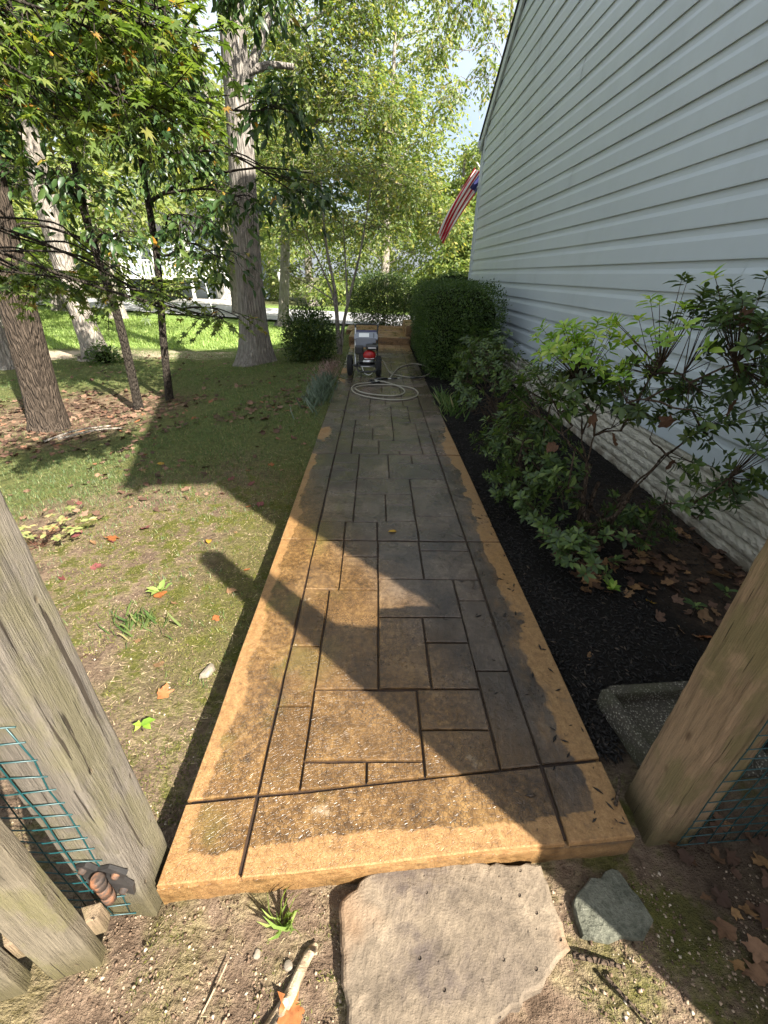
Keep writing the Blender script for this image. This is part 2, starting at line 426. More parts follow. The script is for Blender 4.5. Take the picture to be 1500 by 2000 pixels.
def path_material(name, dark, riser=False):
    m = Mat(name, 0.5, 0.5)
    X, Y, Z = m.xyz()
    big = m.noise(1.1, 4, 0.6); md = m.noise(4.5, 6, 0.62, dist=0.4); fi = m.noise(38, 5, 0.7); vf = m.noise(160, 3, 0.7)
    wob = m.noise(2.3, 7, 0.62, dist=0.7)
    cell = m.vor(88, feature='DISTANCE_TO_EDGE'); cell2 = m.vor(150, feature='DISTANCE_TO_EDGE')
    cleft = m.noise(9, 7, 0.6, v=m.vec((1, 0.6, 1)), dist=1.2)
    # grimy wet body: umber-grey, browner near the viewer
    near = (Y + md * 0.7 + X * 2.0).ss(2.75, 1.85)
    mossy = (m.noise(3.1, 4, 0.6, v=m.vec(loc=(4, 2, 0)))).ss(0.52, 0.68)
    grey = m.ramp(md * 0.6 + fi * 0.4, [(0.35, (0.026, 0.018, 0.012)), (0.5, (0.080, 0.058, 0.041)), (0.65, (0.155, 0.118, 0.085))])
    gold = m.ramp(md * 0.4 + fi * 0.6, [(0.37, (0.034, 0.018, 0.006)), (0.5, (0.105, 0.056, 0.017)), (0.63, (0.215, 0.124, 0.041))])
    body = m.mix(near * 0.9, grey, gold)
    blot = m.noise(1.5, 7, 0.68, v=m.vec(loc=(2, 8, 1)), dist=0.8); body = m.mix(blot.ss(0.46, 0.60) * 0.55 * (1.0 - near), body, (0.022, 0.018, 0.016))
    pur = m.noise(2.2, 4, 0.6, v=m.vec(loc=(7, 1, 3))).ss(0.55, 0.66) * Y.ss(2.2, 4.0)
    body = m.mix(pur * 0.6, body, (0.13, 0.085, 0.07))
    yel = m.noise(1.7, 4, 0.6, v=m.vec(loc=(1, 9, 3))).ss(0.60, 0.68) * Y.ss(3.5, 5.0)
    body = m.mix(yel * 0.5, body, (0.20, 0.18, 0.05))
    body = m.mix(mossy * (X + 0.15).ss(0.15, -0.2) * 0.5, body, (0.10, 0.095, 0.018))
    lich = m.noise(5.0, 5, 0.7, v=m.vec(loc=(3, 3, 3))).ss(0.64, 0.70)
    body = m.mix(lich * 0.3, body, (0.42, 0.35, 0.25))
    body = m.mix((m.objrnd() - 0.35).clamp() * 0.75, body, m.mix(near, (0.022, 0.017, 0.013), (0.085, 0.048, 0.018)))
    crack = cell.ss(0.10, 0.01) * m.noise(6, 3).ss(0.35, 0.6)
    body = m.mix(crack * (0.35 + 0.4 * near), body, (0.035, 0.022, 0.012))
    # cleaned ochre strip along the outer edges
    clean = m.ramp(fi * 0.6 + vf * 0.4, [(0.30, (0.105, 0.053, 0.019)), (0.5, (0.220, 0.120, 0.044)), (0.70, (0.32, 0.198, 0.084))])
    wl = 0.075 + (wob - 0.5) * 0.22 + Y.ss(0.9, 2.6) * -0.01 + Y.ss(3.75, 3.95) * -0.22
    patch = (m.noise(1.9, 3, 0.5, v=m.vec((1.5, 0.8, 1), (2.7, 0.3, 0)), dist=0.8)).ss(0.56, 0.58) * Y.ss(3.7, 3.9) * (X + 0.60).ss(0.15, 0.10)
    sl_ = (wl - (X - XL)).ss(-0.009, 0.009)
    wr = 0.105 + (wob - 0.5) * 0.30 + Y.ss(4.0, 5.2) * -0.16 + Y.ss(1.5, 2.3) * 0.02
    sr_ = (wr - (XR - X)).ss(-0.009, 0.009)
    wf = 0.085 + (wob - 0.5) * 0.16
    sf_ = (wf - (Y - 0.520 - (X + 0.6) * 0.078)).ss(-0.004, 0.004)
    strip = sl_.mx(sr_).mx(sf_).mx(patch)
    fr_ = ((wl + 0.05 - (X - XL)).ss(-0.05, 0.05)).mx((wr + 0.06 - (XR - X)).ss(-0.06, 0.06)) * (Y.ss(5.5, 4.0)); fr_ = fr_ * m.noise(11, 6, 0.75, v=m.vec((1, 0.5, 1), (4, 4, 4))).ss(0.40, 0.70) * 0.55; stn = m.noise(7, 6, 0.72, v=m.vec(loc=(6, 1, 2))); strip = strip * (1.0 - 0.65 * stn.ss(0.54, 0.72))
    strip = strip.mx(fr_)
    end = (Y + md * 1.4).ss(10.4, 11.2)
    strip = strip.mx(end * 0.8)
    if riser: strip = (0.95 - 0.75 * m.noise(5, 6, 0.7, v=m.vec((1, 1, 2.5))).ss(0.42, 0.66)) * Z.ss(-0.17, -0.02, 0.45, 1.0)
    c = m.mix(strip, body, clean)
    spk = m.vor(38, feature='F1', v=m.vec(loc=(0.3, 0.1, 0)))
    dirtm = m.noise(20, 3, 0.8).ss(0.66, 0.72) * (X - 0.2).ss(0.0, 0.6)
    c = m.mix(dirtm * 0.8, c, (0.03, 0.02, 0.013))
    m.col(c)
    wet = m.noise(1.6, 5, 0.65, v=m.vec(loc=(9, 4, 0))).ss(0.32, 0.54) * Y.ss(0.8, 2.2, 0.6, 1.0)
    m.rough((0.48 - wet * 0.46 + fi * 0.20 + strip * 0.24).clamp())
    m.bump(cleft * 0.9 + fi * 0.30 + vf * 0.08 + cell.ss(0.0, 0.06) * 0.14 * (0.4 + near), 0.55, 0.013)
    return m
M_stone = path_material("stamped_concrete", True)
m = Mat("joint", 0.6); m.col(m.ramp(m.noise(20), [(0.3, (0.012, 0.008, 0.006)), (0.7, (0.05, 0.028, 0.016))])); M_joint = m
M_slab = path_material("slab_side", True, riser=True)

mb = MB()
foot = [(XL + .004, yE(XL) + .004), (XR - .004, yE(XR) + .004), (XR - .004, 11.02), (XL + .004, 11.02)]
mb.prism(foot, -0.30, -0.022)
path = mb.build('path', M_slab); tag(path, kind='structure')
mb = MB(); mb.prism([(XL + .02, yE(XL) + .02), (XR - .02, yE(XR) + .02), (XR - .02, 11.0), (XL + .02, 11.0)], -0.03, -0.0135)
bedj = mb.build('joint_bed', M_joint, path)

def stone_piece(poly, name, mat, parent, gap=0.0036, z=0.0, jit=0.0030, seg=0.11, round_=()):
    """one stamped slab: wavy edge, rounded shoulder, side wall. round_ = indices of outer edges with a wide shoulder"""
    pts = []; n = len(poly)
    cx_ = sum(p[0] for p in poly) / n; cy_ = sum(p[1] for p in poly) / n
    for i in range(n):
        a = poly[i]; b = poly[(i + 1) % n]; L = math.dist(a, b); k = max(1, int(L / seg))
        tx, ty = (b[0] - a[0]) / L, (b[1] - a[1]) / L; nx_, ny_ = -ty, tx
        for j in range(k):
            q = j / k; g = 0 if j == 0 else random.uniform(-jit, jit)
            pts.append([a[0] + tx * L * q + nx_ * g, a[1] + ty * L * q + ny_ * g])
    k = len(pts)
    def inset(P, g):
        out = []
        for i in range(k):
            p0, p1, p2 = P[i - 1], P[i], P[(i + 1) % k]
            t1 = np.array(p1) - p0; t2 = np.array(p2) - p1; t1 /= np.linalg.norm(t1); t2 /= np.linalg.norm(t2)
            n1_ = np.array([-t1[1], t1[0]]); n2_ = np.array([-t2[1], t2[0]]); b = n1_ + n2_; b /= max(0.3, b @ n1_)
            out.append((p1[0] + b[0] * g, p1[1] + b[1] * g))
        return out
    o1 = inset(pts, gap); o2 = inset(pts, gap + 0.0035)
    zt = z + random.uniform(-0.0012, 0.0012)
    tilt = (random.uniform(-.004, .004), random.uniform(-.004, .004))
    V = [(p[0], p[1], zt - 0.0225) for p in o1] + [(p[0], p[1], zt - 0.005) for p in o1] + [(p[0], p[1], zt + tilt[0] * (p[0] - cx_) + tilt[1] * (p[1] - cy_)) for p in o2]
    mbp = MB()
    f = [(i, (i + 1) % k, k + (i + 1) % k, k + i) for i in range(k)] + [(k + i, k + (i + 1) % k, 2 * k + (i + 1) % k, 2 * k + i) for i in range(k)] + [tuple(range(2 * k, 3 * k))]
    mbp.add(V, f)
    return mbp.build(name, mat, parent, fix=False)

SEC_A = [(-.37, -.236, None, 1.09), (-.37, -.236, 1.09, 1.402), (-.37, -.236, 1.402, 1.804), (-.236, .188, .872, 1.168), (-.236, -.014, None, .872), (-.014, .188, None, .872),
         (.188, .455, None, .989), (.188, .455, .989, 1.172), (.455, .604, None, 1.263), (.455, .604, 1.263, 1.722), (-.236, .03, 1.168, 1.804), (.03, .252, 1.172, 1.594),
         (.252, .455, 1.172, 1.427), (.252, .455, 1.427, 1.594), (.03, .455, 1.594, 1.90), (.455, .604, 1.722, 1.90), (-.37, -.185, 1.804, 2.292), (-.185, .03, 1.804, 2.114),
         (-.185, .03, 2.114, 2.292), (.03, .292, 1.90, 2.292), (.292, .604, 1.90, 2.185), (.292, .604, 2.185, 2.292)]
SEC_B = [(-.37, -.19, 2.292, 2.53), (-.19, .026, 2.292, 2.53), (.026, .297, 2.292, 2.545), (.297, .604, 2.292, 2.62), (-.37, -.14, 2.53, 2.98), (-.14, .09, 2.53, 2.957), (.09, .297, 2.545, 2.784),
         (.09, .297, 2.784, 2.957), (.297, .604, 2.62, 3.087), (-.37, -.14, 2.98, 3.172), (-.37, -.14, 3.172, 3.411), (-.37, -.14, 3.411, 3.58), (-.37, -.14, 3.58, 3.80), (-.14, .30, 2.957, 3.25),
         (.30, .604, 3.087, 3.25), (-.14, .13, 3.25, 3.70), (-.14, .13, 3.70, 3.80), (.13, .604, 3.25, 3.576), (.13, .35, 3.576, 3.80), (.35, .604, 3.576, 3.80)]
JY = (2.292, 3.80, 5.28, 6.78, 8.28, 9.78)
def quad(x0, x1, y0, y1):
    y0 += 0.0055 if min(abs(y0 - q) for q in JY) < 1e-3 else 0.0018; y1 -= 0.0055 if min(abs(y1 - q) for q in JY) < 1e-3 else 0.0018
    return [(x0, y0), (x1, y0), (x1, y1), (x0, y1)]
for (x0, x1, y0, y1) in SEC_A:
    p = quad(x0, x1, y0, y1) if y0 is not None else [(x0, yF(x0)), (x1, yF(x1)), (x1, y1), (x0, y1)]
    stone_piece(p, 'paving_stone', M_stone, path)
def fl(r, y_lo, y_new, flip, src0, src1):
    x0, x1, a, b = r; a = src0 if a is None else a
    k = (y_new[1] - y_new[0]) / (src1 - src0)
    if flip: x0, x1 = .234 - x1, .234 - x0
    return (x0, x1, y_new[0] + (a - src0) * k, y_new[0] + (b - src0) * k)
joints = [2.292, 3.80, 5.28, 6.78, 8.28, 9.78, 11.02]
for r in SEC_B: stone_piece(quad(*r), 'paving_stone', M_stone, path)
SA2 = [(a, b, (0.77 if c_ is None else c_), d) for a, b, c_, d in SEC_A]
for (src, s0, s1, ny_, fx_) in ((SA2, .77, 2.292, (3.80, 5.28), True), (SEC_B, 2.292, 3.80, (5.28, 6.78), True), (SA2, .77, 2.292, (6.78, 8.28), False), (SEC_B, 2.292, 3.80, (8.28, 9.78), False), (SA2, .77, 2.292, (9.78, 11.02), True)):
    for r in src: stone_piece(quad(*fl(r, s0, ny_, fx_, s0, s1)), 'paving_stone', M_stone, path, seg=0.2)
# borders
ys = [None] + joints
for i in range(len(ys) - 1):
    for (a, b) in ((XL, XG1), (XG2, XR)):
        y1 = ys[i + 1]
        p = quad(a, b, ys[i], y1) if ys[i] is not None else [(a, yF(a)), (b, yF(b)), (b, y1), (a, y1)]
        stone_piece(p, 'border_slab', M_stone, path, gap=0.0066, seg=0.3, jit=0.003)
for (a, b) in ((XL, XG1), (XG1, XG2), (XG2, XR)):
    stone_piece([(a, yE(a)), (b, yE(b)), (b, yF(b)), (a, yF(a))], 'border_slab', M_stone, path, gap=0.0066, seg=0.15, jit=0.003)

# step at the far end
mb = MB(); mb.box((0.10, 11.72, 0.035), (1.50, 1.36, 0.27), bev=0.02)
st = mb.build('step', M_slab); tag(st, kind='structure')
mb = MB(); mb.box((0.86, 12.0, 0.10), (0.24, 1.5, 0.64), bev=0.02)
pier = mb.build('low_wall', M_slab); tag(pier, 'low ochre concrete wall at the right end of the far step', 'wall')
mb = MB(); mb.box((0.3, 13.0, 0.08), (2.2, 1.2, 0.2), bev=0.02)
lnd = mb.build('landing', M_slab); tag(lnd, kind='structure')

# ------------------------------------------------------------------ house
XW, YR, YFR, ZS, EXP = 2.30, -0.35, 11.70, 0.42, 0.2033
SLOPE = 0.586; YER, ZER = -0.97, 5.1; YC = (4.08 + SLOPE * 12.05 - ZER + SLOPE * YER) / (2 * SLOPE)
rake = lambda y: 4.08 + SLOPE * (12.05 - y) if y > YC else ZER + SLOPE * (y - YER)
house = empty('house', (XW, 6, 0)); tag(house, 'house side wall clad in pale grey horizontal siding above the planting bed', 'house')
m = Mat("siding", 0.42, 0.35)
c = m.mix(m.noise(1.1, 3, 0.5), (0.385, 0.435, 0.472), (0.445, 0.495, 0.528))
st_ = m.noise(7, 5, 0.6, v=m.vec((1, 0.5, 3.0)))
X, Y, Z = m.xyz()
c = m.mix(st_.ss(0.55, 0.8) * Z.ss(1.2, 0.45) * 0.5, c, (0.36, 0.37, 0.30))
c = m.mix((m.objrnd() - 0.5) * 0.12 + 0.06, c, (0.34, 0.375, 0.40))
c = m.mix(m.noise(0.9, 6, 0.7, v=m.vec((1, 1.6, 0.6), (3, 0, 0))).ss(0.45, 0.7) * 0.22, c, (0.29, 0.315, 0.325))
m.col(c); m.bump(m.noise(60, 4, 0.6, v=m.vec((1, 0.15, 1))) * 0.3 + m.noise(1.6, 2, 0.5, v=m.vec((1, 1, 2.5))) * 3.0, 0.12, 0.003); M_siding = m
m = Mat("trim", 0.5); m.col(m.mix(m.noise(4), (0.40, 0.44, 0.47), (0.47, 0.51, 0.535))); M_trim = m
m = Mat("shingle", 0.95); m.col(m.ramp(m.noise(30), [(0.3, (0.015, 0.015, 0.017)), (0.7, (0.05, 0.05, 0.052))])); m.bump(m.noise(60), 0.5); M_shingle = m
m = Mat("foundation", 0.9)
X, Y, Z = m.xyz()
fo = m.noise(11, 6, 0.65, v=m.vec((1, 1, 3.2)), dist=1.5)
c = m.mix(fo, (0.36, 0.335, 0.27), (0.60, 0.56, 0.47)); c = m.mix(m.noise(3).ss(0.5, 0.75) * 0.6, c, (0.30, 0.29, 0.23))
c = m.mix(Z.ss(0.12, -0.05) * m.noise(6).ss(0.3, 0.6), c, (0.20, 0.165, 0.12))
m.col(c); m.bump(fo + m.noise(60, 4) * 0.2, 0.9, 0.03); M_found = m
# core walls
mb = MB(); mb.prism([(XW + .03, YR + .02), (XW + 9, YR + .02), (XW + 9, YFR - .02), (XW + .03, YFR - .02)], -0.3, 4.2)
gp = [(YR + .02, 4.2), (YFR - .02, 4.2), (YC, rake(YC) - 0.25), (YR + .02, rake(YR) - .3)]
mb.add([(XW + .03, p[0], p[1]) for p in gp] + [(XW + 9, p[0], p[1]) for p in gp], [(0, 1, 2, 3), (7, 6, 5, 4), (0, 4, 5, 1), (1, 5, 6, 2), (2, 6, 7, 3), (3, 7, 4, 0)])
mb.build('wall', M_siding, house)
# foundation courses (split-face look): each band its own part
zz = -0.22; k = 0
while zz < ZS - 0.02:
    h = min(0.082, ZS - 0.005 - zz)
    ysub = np.concatenate([np.linspace(YR + 0.02, 1.2, 16), np.arange(1.25, 4.5, 0.03), np.linspace(4.6, YFR - 0.02, 60)]); V = []; Fq = []
    for j, yv in enumerate(ysub):
        for q, (dx, dz) in enumerate(((-.006, 0.0), (-.020, .016), (-.024, h * .5), (-.018, h - .018), (-.004, h - .004), (-.004, h))):
            V.append((XW + 0.01 + dx + random.uniform(-.007, .007) * (q in (1, 2, 3)), yv, zz + dz))
    for j in range(len(ysub) - 1):
        for q in range(5):
            a = j * 6 + q; Fq.append((a, a + 1, a + 7, a + 6))
    mbf = MB(); mbf.add(V, Fq, False); mbf.build('foundation_course', M_found, house)
    zz += h; k += 1
# siding boards, dutch lap, broken at seams
PROF = [(0.000, -0.004), (-0.016, -0.004), (-0.0165, 0.004), (-0.0135, 0.118), (-0.0105, 0.128), (-0.0035, 0.150), (-0.001, 0.178), (0.0, 0.2045)]
def inv_front(z): return YFR if z <= 4.08 + SLOPE * (12.05 - YFR) - .18 else 12.05 - (z + 0.18 - 4.08) / SLOPE
def inv_rear(z): return YR + .05 if z + .18 <= rake(YR + .05) else YER + (z + 0.18 - ZER) / SLOPE
seams = [2.55, 4.9, 6.6, 8.6, 10.1]
z = ZS; row = 0
while z < rake(YC) - 0.5:
    yb = min(YFR - 0.07, inv_front(z)); yt = min(YFR - 0.07, inv_front(z + EXP)); ybr, ytr = inv_rear(z), inv_rear(z + EXP)
    cuts = sorted(((seams[(row * 2) % 5] + random.uniform(-.5, .5)), (seams[(row * 2 + 2) % 5] + random.uniform(-.4, .4)), 0.8 + 1.1 * ((row * 7) % 3)))
    cuts = [cy_ for cy_ in cuts if ytr + .3 < cy_ < yt - 0.3]
    edges = [None] + cuts + [None]
    for i in range(len(edges) - 1):
        a, b = edges[i], edges[i + 1]
        off = 0.0016 if i % 2 else 0.0
        V = []
        for (dx, dz) in PROF:
            f_ = dz / EXP
            ya = (ybr + (ytr - ybr) * f_) if a is None else a + 0.0026
            ye = (yb + (yt - yb) * f_) if b is None else b - 0.0026
            V += [(XW + dx - off * 1.8, ya, z + dz), (XW + dx - off, ye, z + dz)]
        mbs = MB(); mbs.add(V, [(2 * q, 2 * q + 1, 2 * q + 3, 2 * q + 2) for q in range(len(PROF) - 1)]); mbs.build('siding_board', M_siding, house)
    z += EXP; row += 1
# corner trim, rake trim, roof, gutter, downspout
mb = MB(); mb.box((XW - .012, YFR - .03, (ZS + 4.1) / 2), (0.03, 0.09, 4.1 - ZS), bev=0.004); mb.build('corner_trim', M_trim, house)
for sgn in (1, -1):
    mb = MB(); e = 12.05 if sgn > 0 else YER
    V = []
    for dx in (-0.06, -0.02):
        for dz in (-0.20, 0.0): V += [(XW + dx, e, rake(e) + dz), (XW + dx, YC, rake(YC) + dz)]
    mb.add(V, [(0, 1, 3, 2), (4, 6, 7, 5), (0, 2, 6, 4), (1, 5, 7, 3), (0, 4, 5, 1), (2, 3, 7, 6)]); mb.build('rake_trim', M_trim, house)
    mb = MB(); V = []
    for xx in (XW - 0.085, XW + 9.2):
        for dz in (0.004, 0.05): V += [(xx, e + sgn * 0.03, rake(e) - SLOPE * 0.03 + dz), (xx, YC, rake(YC) + dz)]
    mb.add(V, [(0, 1, 3, 2), (4, 6, 7, 5), (0, 2, 6, 4), (1, 5, 7, 3), (0, 4, 5, 1), (2, 3, 7, 6)]); mb.build('roof', M_shingle, house)
mb = MB(); mb.box((XW + 4.4, 12.03, 4.03), (9.0, 0.13, 0.12), bev=0.012); g_ = mb.build('gutter', M_trim, house)
mb = MB(); mb.box((XW + 4.5, 11.85, 3.98), (9.0, 0.3, 0.02)); mb.build('soffit', M_trim, house)
mb = MB()
dp = [(XW + .03, 12.03, 3.99), (XW + .03, 12.03, 3.86), (XW + .0, 11.84, 3.45), (XW - .01, 11.80, 3.30), (XW - .01, 11.80, 0.2)]
for a, b in zip(dp[:-1], dp[1:]):
    a, b = Vector(a), Vector(b); d_ = b - a
    mb.box((a + b) / 2, (0.075, 0.055, d_.length + 0.03), rot=d_.to_track_quat('Z', 'Y').to_matrix(), bev=0.006)
ds = mb.build('downspout', M_trim, house)
for zz in (3.25, 1.9):
    mb = MB(); mb.box((XW - .015, 11.795, zz), (0.10, 0.07, 0.03), bev=0.003); mb.build('strap', M_trim, ds)

# ------------------------------------------------------------------ fence timber
def wood_mat(name, base, green=0.5, seed=0.0):
    m = Mat(name, 0.85, 0.25)
    X, Y, Z = m.xyz()
    v = m.vec((13, 13, 0.7), (seed, seed, 0)); g1 = m.noise(4.5, 6, 0.65, v=v, dist=0.5); g2 = m.noise(20, 4, 0.7, v=v)
    blot = m.noise(5, 5, 0.65, v=m.vec((1.6, 1.6, 0.7), (seed, 0, 0)))
    d = tuple(q * 0.30 for q in base); l = tuple(min(1, q * 1.45) for q in base)
    c = m.ramp(g1 * 0.6 + g2 * 0.4, [(0.3, d), (0.5, base), (0.7, l)])
    c = m.mix(blot.ss(0.45, 0.62) * green, c, (0.125, 0.115, 0.045))
    c = m.mix(m.noise(9, 4, 0.6, v=m.vec(loc=(seed, 5, 2))).ss(0.58, 0.7) * 0.45, c, tuple(q * 1.5 for q in base))
    c = m.mix((Z + blot * 0.16).ss(0.18, 0.02) * 0.75, c, (0.062, 0.052, 0.020))
    pit = m.vor(22, v=m.vec((1, 1, .5))).ss(0.16, 0.05) * m.noise(6).ss(0.5, 0.62)
    c = m.mix(pit * 0.7, c, (0.07, 0.045, 0.025))
    chk = m.noise(3.2, 3, 0.5, v=m.vec((22, 22, 0.55), (seed * 2, 1, 0)), dist=0.2).ss(0.645, 0.665)
    kn = m.vor(1.5, v=m.vec((3.0, 3.0, 1.3), (seed, 3, 1))).ss(0.06, 0.02)
    c = m.mix(kn * 0.7, c, (0.075, 0.045, 0.024)); c = m.mix(chk * 0.85, c, (0.025, 0.018, 0.012))
    m.col(c); m.bump(g1 * 0.5 + g2 * 0.6 + pit * -0.5 - chk * 1.2, 1.0, 0.008); return m
M_postL = wood_mat("weathered_post", (0.122, 0.107, 0.088), 0.4, 1.0)
M_postR = wood_mat("damp_post", (0.225, 0.155, 0.092), 0.6, 4.0)
M_board = wood_mat("gate_wood", (0.125, 0.106, 0.076), 0.55, 8.0)
M_rail = wood_mat("rail_wood", (0.21, 0.155, 0.10), 0.4, 12.0)
m = Mat("wire", 0.4, 0.5); m.col(m.mix(m.noise(40), (0.003, 0.028, 0.032), (0.006, 0.06, 0.065))); M_wire = m
m = Mat("rust", 0.75); m.col(m.ramp(m.noise(25, 5, 0.7), [(0.3, (0.018, 0.017, 0.017)), (0.5, (0.06, 0.04, 0.03)), (0.7, (0.24, 0.10, 0.045))])); m.bump(m.noise(50), 0.6, 0.004); M_rust = m
m = Mat("black_iron", 0.5); m.col(m.mix(m.noise(30), (0.012, 0.012, 0.013), (0.04, 0.037, 0.035))); m.bump(m.noise(60), 0.4, 0.003); M_iron = m

def timber(x0, x1, y0, y1, z0, z1, bev=0.006, rnd=0.0, rot=0.0, seg=24, jit=0.0012, round_top=False):
    """square post with eased, slightly wavy edges; returns MB"""
    cx_, cy_ = (x0 + x1) / 2, (y0 + y1) / 2; hx, hy = (x1 - x0) / 2, (y1 - y0) / 2
    prof = []
    for (sx, sy) in ((-1, -1), (1, -1), (1, 1), (-1, 1)):
        for k in range(3):
            a = {(-1, -1): pi, (1, -1): 1.5 * pi, (1, 1): 0, (-1, 1): .5 * pi}[(sx, sy)] + k * pi / 4
            prof.append((sx * (hx - bev) + bev * cos(a), sy * (hy - bev) + bev * sin(a)))
    n = len(prof); V = []; zs = list(np.linspace(z0, z1, seg)); sc_ = [1.0] * seg
    if round_top:
        for k in range(1, 7):
            a = k / 6 * pi / 2; zs.append(z1 + hx * 0.9 * sin(a)); sc_.append(max(0.05, cos(a)))
    ph = [random.uniform(-1, 1) for _ in range(n)]
    for z, s_ in zip(zs, sc_):
        for i, (px, py) in enumerate(prof):
            q = 1 + random.uniform(-jit, jit) / hx
            px_, py_ = px * q * s_, py * q * s_
            V.append((cx_ + px_ * cos(rot) - py_ * sin(rot), cy_ + px_ * sin(rot) + py_ * cos(rot), z))
    m_ = len(zs)
    f = [(j * n + i, j * n + (i + 1) % n, (j + 1) * n + (i + 1) % n, (j + 1) * n + i) for j in range(m_ - 1) for i in range(n)]
    f += [tuple(range(n))[::-1], tuple((m_ - 1) * n + i for i in range(n))]
    mb = MB(); mb.add(V, f); return mb

def wire_grid(u0, u1, z0, z1, du, dz, P, r=0.0016, sag=0.007):
    """welded mesh in the plane P(u,z)->xyz, one MB"""
    mb = MB()
    for u in np.arange(u0, u1 + 1e-6, du):
        mb.tube([P(u + random.uniform(-sag, sag), z) for z in np.linspace(z0, z1, 9)], r, 5)
    for z in np.arange(z0, z1 + 1e-6, dz):
        mb.tube([P(u, z + random.uniform(-sag, sag)) for u in np.linspace(u0, u1, 7)], r, 5)
    return mb

# left gate post
lp = empty('fence_post', (-0.685, 0.575, -0.11)); tag(lp, 'weathered grey timber post left of the path end, with rusty hinge', 'post')
timber(-0.757, -0.614, 0.502, 0.640, -0.2, 1.62, bev=0.008, round_top=False).build('post', M_postL, lp)
mh = MB()
mh.tube([(-0.668, 0.474, 0.075), (-0.668, 0.474, 0.108)], 0.015, 12); mh.tube([(-0.668, 0.474, 0.111), (-0.668, 0.474, 0.150)], 0.0145, 12); mh.tube([(-0.668, 0.474, 0.153), (-0.668, 0.474, 0.185)], 0.015, 12); mh.tube([(-0.668, 0.474, 0.185), (-0.668, 0.474, 0.197)], [0.019, 0.012], 12)
hinge = mh.build('hinge_barrel', M_rust, lp); hinge['kind'] = 'stuff'
mh = MB()
ol = [(-0.705, 0.055), (-0.69, 0.03), (-0.655, 0.038), (-0.63, 0.028), (-0.622, 0.07), (-0.634, 0.10), (-0.62, 0.125), (-0.65, 0.15), (-0.675, 0.14), (-0.69, 0.165), (-0.715, 0.15), (-0.705, 0.11)]
n = len(ol)
ol = [(-0.665 + (p[0] + 0.665) * 1.25, 0.135 + (p[1] - 0.095) * 1.25) for p in ol]
mh.add([(p[0], 0.499, p[1]) for p in ol] + [(p[0], 0.490 + random.uniform(-.004, .004), p[1]) for p in ol], [tuple(range(n)), tuple(range(2 * n - 1, n - 1, -1))] + [(i, n + i, n + (i + 1) % n, (i + 1) % n) for i in range(n)])
mh.build('hinge_plate', M_iron, lp)
mh = MB()
for (x_, z_) in ((-0.640, 0.085), (-0.637, 0.17), (-0.708, 0.20)):
    mh = MB(); mh.lathe([(0.0, 0.4800), (0.008, 0.481), (0.011, 0.490)], (x_, 0, z_), 'Y', 10); mh.build('bolt', M_rust, lp)
wl = wire_grid(-1.25, -0.66, -0.09, 0.75, 0.0525, 0.0525, lambda u, z: (u, 0.496 - 0.004 * sin(u * 40), z))
wo_ = wl.build('wire_mesh', M_wire); tag(wo_, 'dark green welded wire mesh stapled across the left post', 'wire mesh')

# gate leaf swung open at left: boards and a rail
gate = empty('gate', (-0.76, 0.38, -0.08)); tag(gate, 'open timber gate of upright boards at the lower left', 'gate')
def gboard(cx_, cy_, w, t, ang, z0, z1):
    mb = timber(cx_ - w / 2, cx_ + w / 2, cy_ - t / 2, cy_ + t / 2, z0, z1, bev=0.004, rot=ang, seg=16, jit=0.001); return mb
gboard(-0.742, 0.392, 0.112, 0.036, radians(14), -0.065, 1.25).build('gate_board', M_board, gate)
gboard(-0.900, 0.345, 0.112, 0.036, radians(14), -0.065, 1.25).build('gate_board', M_board, gate)
gboard(-1.058, 0.300, 0.112, 0.036, radians(14), -0.065, 1.25).build('gate_board', M_board, gate)
for zc in (0.06, 0.95):
    mb = MB(); mb.box((-0.895, 0.388, zc), (0.46, 0.034, 0.085), rot=Matrix.Rotation(radians(14), 3, 'Z'), bev=0.004); mb.build('gate_rail', M_rail, gate)

# right gate post with mesh and the rails of the fence running to the house
rp = empty('fence_post', (0.968, 0.73, -0.1)); tag(rp, 'thick damp-stained timber post right of the path end', 'post')
timber(0.895, 1.045, 0.655, 0.800, -0.2, 1.02, bev=0.008, rot=radians(3), seg=30).build('post', M_postR, rp)
mb = MB(); mb.box((0.894, 0.728, 0.205), (0.006, 0.15, 0.007), rot=Matrix.Rotation(radians(3), 3, 'Z')); 
fr = empty('rail_fence', (1.65, 0.72, -0.05)); tag(fr, 'rail fence running from the right post to the house', 'fence')
for zc in (0.575, 0.715, 0.855, 0.995):
    mb = MB(); mb.box((1.675, 0.765, zc), (1.235, 0.036, 0.135), bev=0.005); mb.build('rail', M_rail, fr)
wr_ = wire_grid(0.985, 2.2, -0.085, 0.95, 0.0525, 0.0525, lambda u, z: (u, 0.6475 + (u - 0.97) * 0.052 + 0.003 * sin(u * 50), z))
wo_ = wr_.build('wire_mesh', M_wire); tag(wo_, 'green welded wire mesh on the right post and fence rails', 'wire mesh')
# board fence added out of view at right to throw shade on the path
pf = empty('added_shade_fence', (1.9, -0.21, -0.1)); tag(pf, 'tall close-boarded fence between the tall post and the house, added out of view to shade the path', 'fence')
for k in range(7):
    timber(1.535 + k * .108, 1.641 + k * .108, -.222, -.200, -0.06, 2.06 + random.uniform(-.01, .01), bev=0.003, seg=4).build('shade_fence_board', M_rail, pf)
for zc in (.3, 1.8):
    mb = MB(); mb.box((1.90, -.242, zc), (.76, .036, .085), bev=.004); mb.build('shade_fence_rail', M_rail, pf)
tp = timber(1.405, 1.525, -0.275, -0.155, -0.15, 2.85, bev=0.01, seg=12, round_top=True).build('added_shadow_post', M_postR)  # unseen post, added and sized to cast the round-ended shadow
tag(tp, 'tall round-topped timber post added out of view at right for its shadow', 'post')

